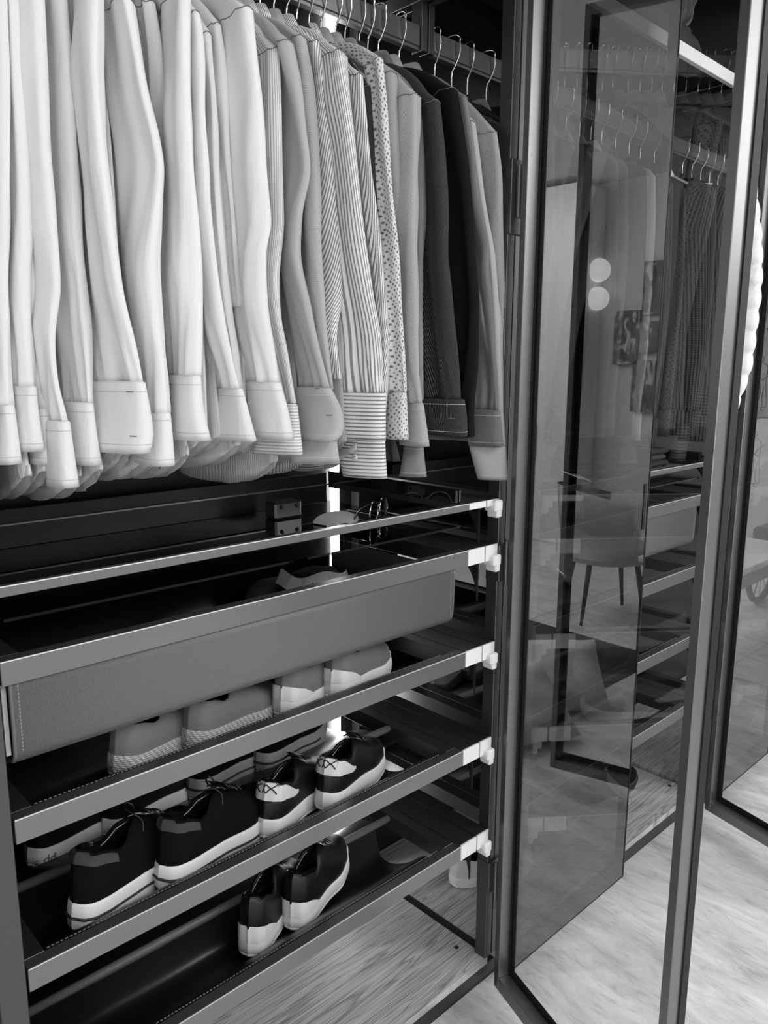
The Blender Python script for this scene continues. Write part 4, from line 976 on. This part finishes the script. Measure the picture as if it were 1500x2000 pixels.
# second bay
shoe('dark suede boot, left one on the middle shelf of the second bay', (1.40, 1.285, Z4-0.030), 24, 2, 0, 0.24, 0.026, 'suede', 'rubber_dk', 'rubber_dk', 1.3, 'plain')
shoe('dark suede boot, right one on the middle shelf of the second bay', (1.53, 1.285, Z4-0.030), 24, 2, 0, 0.24, 0.026, 'suede', 'rubber_dk', 'rubber_dk', 1.3, 'plain')
shoe('white sneaker half hidden behind the post on the lowest shelf', (1.415, 1.08, Z5-0.045), 40, 4, 0, 0.25, 0.034, 'leather_lt', 'rubber_wh', 'rubber_wh', 1.1, 'suede')
shoe('pale shoe standing on the oak base behind the post', (1.420, 1.235, ZB+0.001), -25, 0, 0, 0.25, 0.03, 'leather_lt', 'rubber_wh', 'rubber_wh', 0.9, 'plain')
shoe('glossy black shoe on the upper shoe shelf of the second bay', (1.395, 1.085, Z3-0.040), 30, 5, 0, 0.26, 0.02, 'shoe_blk', 'rubber_dk', 'rubber_dk', 1.0, 'plain', name='derby_shoe')
shoe('black shoe on the oak base seen in the gap beside the door', (2.02, 1.22, ZB+0.001), -12, 0, 0, 0.26, 0.03, 'shoe_mt', 'rubber_dk', 'rubber_dk', 1.2, 'plain')

# small things in the trays
def text(body, size, loc, rot, mat, parent, label=None):
    cu = bpy.data.curves.new('lettering', 'FONT'); cu.body = body; cu.size = size; cu.extrude = 0.0003
    e = bpy.data.objects.new('lettering', cu); COL.objects.link(e); e.parent = parent; e.data.materials.append(mat)
    e.location = loc; e.rotation_euler = rot; return e
zt_ = 1.0
t = thing('underwear', 'dark folded underwear with a pale lettered waistband in the leather basket', 'clothes', (1.0, 1.27, 0.9935))
bm = bmesh.new(); bmesh.ops.create_icosphere(bm, subdivisions=4, radius=1)
for v in bm.verts:
    f = 1+0.10*noise.noise(v.co*3); v.co = Vector((v.co.x*0.085*f, v.co.y*0.07*f, max(v.co.z, -0.6)*0.052*f+0.032))
link_mesh('folded_cloth', bm, CL['black'], t, True)
bm = bmesh.new(); rw = []
for k in range(25):
    a = math.radians(150+k*6.5); r_ = 0.088; rw.append([Vector((r_*math.cos(a), r_*0.85*math.sin(a), 0.056+0.006*math.sin(k*0.5))), Vector((r_*0.86*math.cos(a), r_*0.73*math.sin(a), 0.086+0.006*math.sin(k*0.5)))])
loft(bm, rw, close=False); bmesh.ops.solidify(bm, geom=bm.faces[:], thickness=0.0015)
wb = link_mesh('waistband', bm, CL['white2'], t, True); wb['label'] = 'pale waistband with dark lettering'
text('ein', 0.026, (-0.076, -0.064, 0.062), (math.radians(62), 0, math.radians(-38)), MT['ink'], wb)
text('Cin Kle', 0.024, (-0.022, -0.094, 0.062), (math.radians(62), 0, math.radians(8)), MT['ink'], wb)
for k in range(5):
    bm = bmesh.new(); bx(bm, -0.13, 0.13, -0.09+0.004*(k % 2), 0.09, 0, 0.017, 0.007)
    o = link_mesh('folded_sweater', bm, CL['cord' if k % 2 else 'dkgrey'], None, True); o.location = (2.03+0.006*(k % 3), 1.16, Z1-0.0455+0.0178*k)
    tag(o, ['lowest', 'second lowest', 'middle', 'second highest', 'topmost'][k]+' of the folded dark sweaters on the shallow tray of the second bay', 'sweater', 'folded sweaters in the second bay')
# glass tray
t = thing('sunglasses', 'folded sunglasses in the shallow glass tray', 'glasses', (1.09, 1.16, Z1-0.0455))
for sx in (-0.032, 0.032):
    bm = bmesh.new(); tube(bm, [(sx+0.027*math.cos(a), 0.004, 0.024+0.021*math.sin(a)) for a in [2*PI*k/20 for k in range(21)]], 0.0016, 6); link_mesh('rim', bm, MT['chrome'], t, True)
    bm = bmesh.new(); bmesh.ops.create_circle(bm, cap_ends=True, segments=20, radius=0.0255)
    for v in bm.verts: v.co = Vector((sx+v.co.x, 0.004, 0.024+v.co.y*0.8))
    link_mesh('lens', bm, MT['clear'], t)
bm = bmesh.new(); tube(bm, [(-0.006, 0.004, 0.03), (0, 0.003, 0.033), (0.006, 0.004, 0.03)], 0.0015, 6); link_mesh('bridge', bm, MT['chrome'], t, True)
bm = bmesh.new(); tube(bm, smoothc([(0.058, 0.006, 0.03), (0.05, 0.03, 0.028), (0, 0.045, 0.02), (-0.05, 0.04, 0.01)], 4), 0.0018, 6); link_mesh('temple', bm, MT['anod_dk'], t, True)
t.rotation_euler = (0, 0, 0.5)
bm = bmesh.new(); rw = []
for k in range(7):
    a = k/6; rw.append([Vector(((0.02+0.03*a)*math.cos(b), 0.012+0.05*a+0.0*b, 0.002+(0.006+0.016*a)*math.sin(b))) for b in [PI*j/10 for j in range(11)]])
loft(bm, rw, close=False); bmesh.ops.solidify(bm, geom=bm.faces[:], thickness=0.0015)
o = link_mesh('fabric_pouch', bm, CL['white2'], None, True); o.location = (0.985, 1.15, Z1-0.0455); o.rotation_euler = (0, 0, -0.4); tag(o, 'small pale open pouch in the glass tray beside the light strip', 'pouch')
t = thing('metal_tin', 'small dark metal box with two studs at the back of the glass tray', 'box', (0.965, 1.33, Z1-0.0455))
box('tin_body', -0.035, 0.035, -0.02, 0.02, 0, 0.036, MT['anod'], t, 0.004)
for sx in (-0.02, 0.02):
    bm = bmesh.new(); bmesh.ops.create_uvsphere(bm, u_segments=10, v_segments=6, radius=0.0045)
    for v in bm.verts: v.co += Vector((sx, -0.0205, 0.026))
    link_mesh('stud', bm, MT['anod_dk'], t, True)
bm = bmesh.new(); bmesh.ops.create_icosphere(bm, subdivisions=4, radius=1)
for v in bm.verts: v.co = Vector((v.co.x*0.06, v.co.y*0.04, max(v.co.z, -0.5)*0.04*(1+0.1*noise.noise(v.co*2))+0.0205))
o = link_mesh('rolled_socks', bm, CL['cord'], None, True); o.location = (0.93, 1.34, 0.9935); tag(o, 'dark striped rolled socks at the back of the leather basket', 'socks')

# ------------------------------------------------------------------ the room mirrored in the glass doors
XR = X1R-0.016
def canvas(y, z, w_, h_, label, sd):
    t = thing('canvas_picture', label, 'picture', (X1R-0.001, y, z), 'small dark canvases on the far wall' if False else None)
    box('stretcher', -0.055, -0.002, -w_/2, w_/2, -h_/2, h_/2, MT['anod_dk'], t, 0.002)
    m = new_mat('dark_painting_%d' % sd, 0.1, 0.7); q = N(m); v = q.coord('Object', (4, 9, 5)); nz = q.n('ShaderNodeTexNoise', Scale=1.6, Detail=6.0, Distortion=1.2); nz.noise_dimensions = '4D'; nz.inputs['W'].default_value = sd; q.l(v, nz.inputs['Vector'])
    q.l(q.ramp(nz.outputs['Fac'], [(0.4, 0.02), (0.54, 0.08), (0.62, 0.42)]), q.b.inputs['Base Color'])
    box('painted_face', -0.0565, -0.0555, -w_/2+0.002, w_/2-0.002, -h_/2+0.002, h_/2-0.002, m, t)
    return t
canvas(-1.08, 2.11, 0.22, 0.40, 'tall dark canvas, topmost of the four mirrored pictures', 1)
canvas(-1.31, 1.74, 0.22, 0.42, 'dark canvas with pale abstract strokes, lower left of the top one', 2)
canvas(-1.10, 1.74, 0.20, 0.24, 'small square dark canvas right of the stroked one', 3)
canvas(-1.14, 1.36, 0.20, 0.40, 'dark canvas with an arch shape, lowest of the four mirrored pictures', 4)
for z, lb in ((2.27, 'upper round glowing globe lamp mirrored in the dark glass door'), (2.05, 'lower round glowing globe lamp mirrored in the dark glass door')):
    t = thing('globe_lamp', lb, 'lamp', (X1R-0.001, -1.55, z))
    box('wall_plate', -0.02, -0.001, -0.03, 0.03, -0.03, 0.03, MT['anod_dk'], t, 0.002)
    bm = bmesh.new(); bmesh.ops.create_uvsphere(bm, u_segments=24, v_segments=16, radius=0.093)
    for v in bm.verts: v.co += Vector((-0.112, 0, 0))
    link_mesh('globe', bm, MT['globe'], t, True)
# sheets with line drawings of robed figures
def robed(bm, y, z, s, ph=0):
    R = lambda pts, r=0.004: tube(bm, smoothc([(0, y+a*s, z+b*s) for a, b in pts], 4), r*s*1.6, 5)
    R([(0.05*math.cos(a), 0.95+0.06*math.sin(a)) for a in [2*PI*k/10 for k in range(11)]])
    R([(-0.04, .88), (-.14, .80), (-.16, .5), (-.20, .08), (-.05, .04), (.10, .06), (.16, .1), (.12, .5), (.13, .8), (.04, .88)])
    R([(-.06, .8), (0, .62), (.09, .55)]); R([(-.12, .5), (-.04, .3), (-.10, .08)]); R([(.02, .5), (.03, .3), (-.01, .07)]); R([(.09, .45), (.07, .25), (.09, .08)])
    R([(-.14, .74), (-.02, .55), (.10, .60 + .1*ph), (.2, .66+.12*ph)])
    R([(-.05, .04), (-.05, 0), (-.10, -.01)]); R([(.06, .05), (.07, 0), (.12, -.01)])
for z, h_, ph, lb in ((1.95, 0.42, 1, 'pale sheet with a line drawing of a robed figure reaching out, upper one'), (1.40, 0.42, 0, 'pale sheet with line drawings of two standing robed figures'), (0.86, 0.44, 1, 'pale sheet with dark scrolled drawings, lowest of the three')):
    t = thing('line_drawing', lb, 'drawing', (X1R-0.001, -0.10, z))
    box('sheet', -0.006, -0.001, -0.42, 0.42, -h_/2-0.03, h_/2+0.03, MT['paper'], t)
    bm = bmesh.new(); robed(bm, -0.17, -h_/2+0.02, h_*0.9, ph); robed(bm, 0.02, -h_/2+0.06, h_*0.65, 0); robed(bm, 0.24, -h_/2+0.02, h_*0.85, 1)
    for v in bm.verts: v.co.x = -0.007+v.co.x*0.2
    link_mesh('ink_lines', bm, MT['inkgrey'], t)
# tub chair
t = thing('tub_chair', 'pale shell chair on dark tapered legs mirrored in the dark glass door', 'chair', (4.15, -0.45, 0), None, (0, 0, 2.3))
bm = bmesh.new(); rw = []
for k in range(13):
    a = math.radians(-20+k*220/12); h_ = 0.30+0.10*math.sin(math.radians(k*15))
    rw.append([Vector((0.28*math.cos(a), 0.26*math.sin(a), 0.40)), Vector((0.30*math.cos(a), 0.29*math.sin(a), 0.40+h_*0.5)), Vector((0.31*math.cos(a), 0.31*math.sin(a), 0.42+h_))])
loft(bm, rw, close=False); bmesh.ops.solidify(bm, geom=bm.faces[:], thickness=0.03); link_mesh('backrest', bm, MT['leather_lt'], t, True)
bm = bmesh.new(); bmesh.ops.create_cone(bm, cap_ends=True, segments=28, radius1=0.26, radius2=0.27, depth=0.08)
for v in bm.verts: v.co.z += 0.41
link_mesh('seat', bm, MT['leather_lt'], t, True)
for sx in (-1, 1):
    for sy in (-1, 1):
        bm = bmesh.new(); tube(bm, [(sx*0.15, sy*0.14, 0.38), (sx*0.20, sy*0.19, 0.0)], [0.018, 0.010], 8); link_mesh('leg', bm, MT['anod_dk'], t, True)
rg_ = bmesh.new(); bx(rg_, 2.42, 3.72, -1.9, 0.16, 0.0, 0.008, 0.003)  # added sheet that darkens the floor below the cushions in place of shade
rg_ = link_mesh('floor_shade_sheet', rg_, CL['dkgrey']); tag(rg_, 'added dark sheet for the shaded floor under the pale cushions, mirrored in the glass', 'floor_shade_sheet')
# cushions on the floor
def cushion(loc, rot, label, s=0.19):
    bm = bmesh.new(); n = 16
    g = [[None]*(n+1) for _ in range(n+1)]; top = []; 
    for sd_ in (1, -1):
        vs = []
        for i in range(n+1):
            r = []
            for j in range(n+1):
                u_, v_ = i/n*2-1, j/n*2-1; th = (max(0, (1-u_**4))*max(0, (1-v_**4)))**0.6
                k_ = 1-0.10*(1-abs(u_*v_))*(u_*u_+v_*v_)*0.5
                r.append(bm.verts.new((u_*s*k_, v_*s*k_, sd_*(0.06*th+0.003)*(1+0.2*noise.noise(Vector((u_*2, v_*2, s*9)))))))
            vs.append(r)
        for i in range(n):
            for j in range(n):
                f = (vs[i][j], vs[i+1][j], vs[i+1][j+1], vs[i][j+1]); bm.faces.new(f if sd_ > 0 else f[::-1])
    bmesh.ops.remove_doubles(bm, verts=bm.verts[:], dist=0.0065)
    o = link_mesh('cushion', bm, CL['white'], None, True); o.location = loc; o.rotation_euler = rot
    return tag(o, label, 'cushion')
cushion((2.88, 0.10, 0.132), (math.radians(-36), 0, math.radians(42)), 'pale pointed cushion leaning on the floor, right one mirrored in the glass')
cushion((2.50, 0.16, 0.130), (math.radians(-34), 0, math.radians(20)), 'pale cushion on the floor, left one mirrored in the glass')
# low table and wheeled cart
t = thing('low_table', 'pale topped low table in front of the drawings', 'table', (4.15, 0.25, 0))
box('table_top', -0.45, 0.45, -0.25, 0.25, 0.50, 0.53, MT['closet'], t, 0.004); box('apron', -0.43, 0.43, -0.23, 0.23, 0.42, 0.4995, MT['anod_lt'], t)
for sx in (-1, 1):
    for sy in (-1, 1): box('leg', sx*0.42-0.015, sx*0.42+0.015, sy*0.22-0.015, sy*0.22+0.015, 0, 0.4195, MT['anod_dk'], t)
t = thing('wheeled_cart', 'dark cart with a big spoked wheel beside the low table', 'cart', (5.15, 0.10, 0))
bm = bmesh.new(); tube(bm, [(0.21*math.cos(a), 0, 0.225+0.21*math.sin(a)) for a in [2*PI*k/32 for k in range(33)]], 0.02, 8); wh = link_mesh('wheel', bm, MT['rubber'], t, True)
for k in range(6):
    bm = bmesh.new(); a = PI*k/6; tube(bm, [(-0.2*math.cos(a), 0, 0.225-0.2*math.sin(a)), (0.2*math.cos(a), 0, 0.225+0.2*math.sin(a))], 0.004, 5); link_mesh('spoke', bm, MT['chrome'], wh)
box('cart_body', -0.3, 0.35, 0.03, 0.33, 0.25, 0.55, MT['anod_dk'], t, 0.02)
bm = bmesh.new(); tube(bm, smoothc([(-0.3, 0.18, 0.5), (-0.42, 0.18, 0.7), (-0.5, 0.18, 0.78)], 4), 0.012, 8); link_mesh('handlebar', bm, MT['chrome'], t, True)
bm = bmesh.new(); tube(bm, [(0.3, 0.18, 0.25), (0.3, 0.18, 0.0)], 0.012, 8); link_mesh('prop_leg', bm, MT['anod_dk'], t)

# lettering becomes plain meshes
dg = bpy.context.evaluated_depsgraph_get(); dg.update()
for o in [o for o in bpy.data.objects if o.type == 'FONT']:
    me = bpy.data.meshes.new_from_object(o.evaluated_get(dg)); n = bpy.data.objects.new('lettering', me); COL.objects.link(n)
    n.parent = o.parent; n.location = o.location; n.rotation_euler = o.rotation_euler
    if 'label' in o: n['label'] = o['label']
    bpy.data.objects.remove(o)
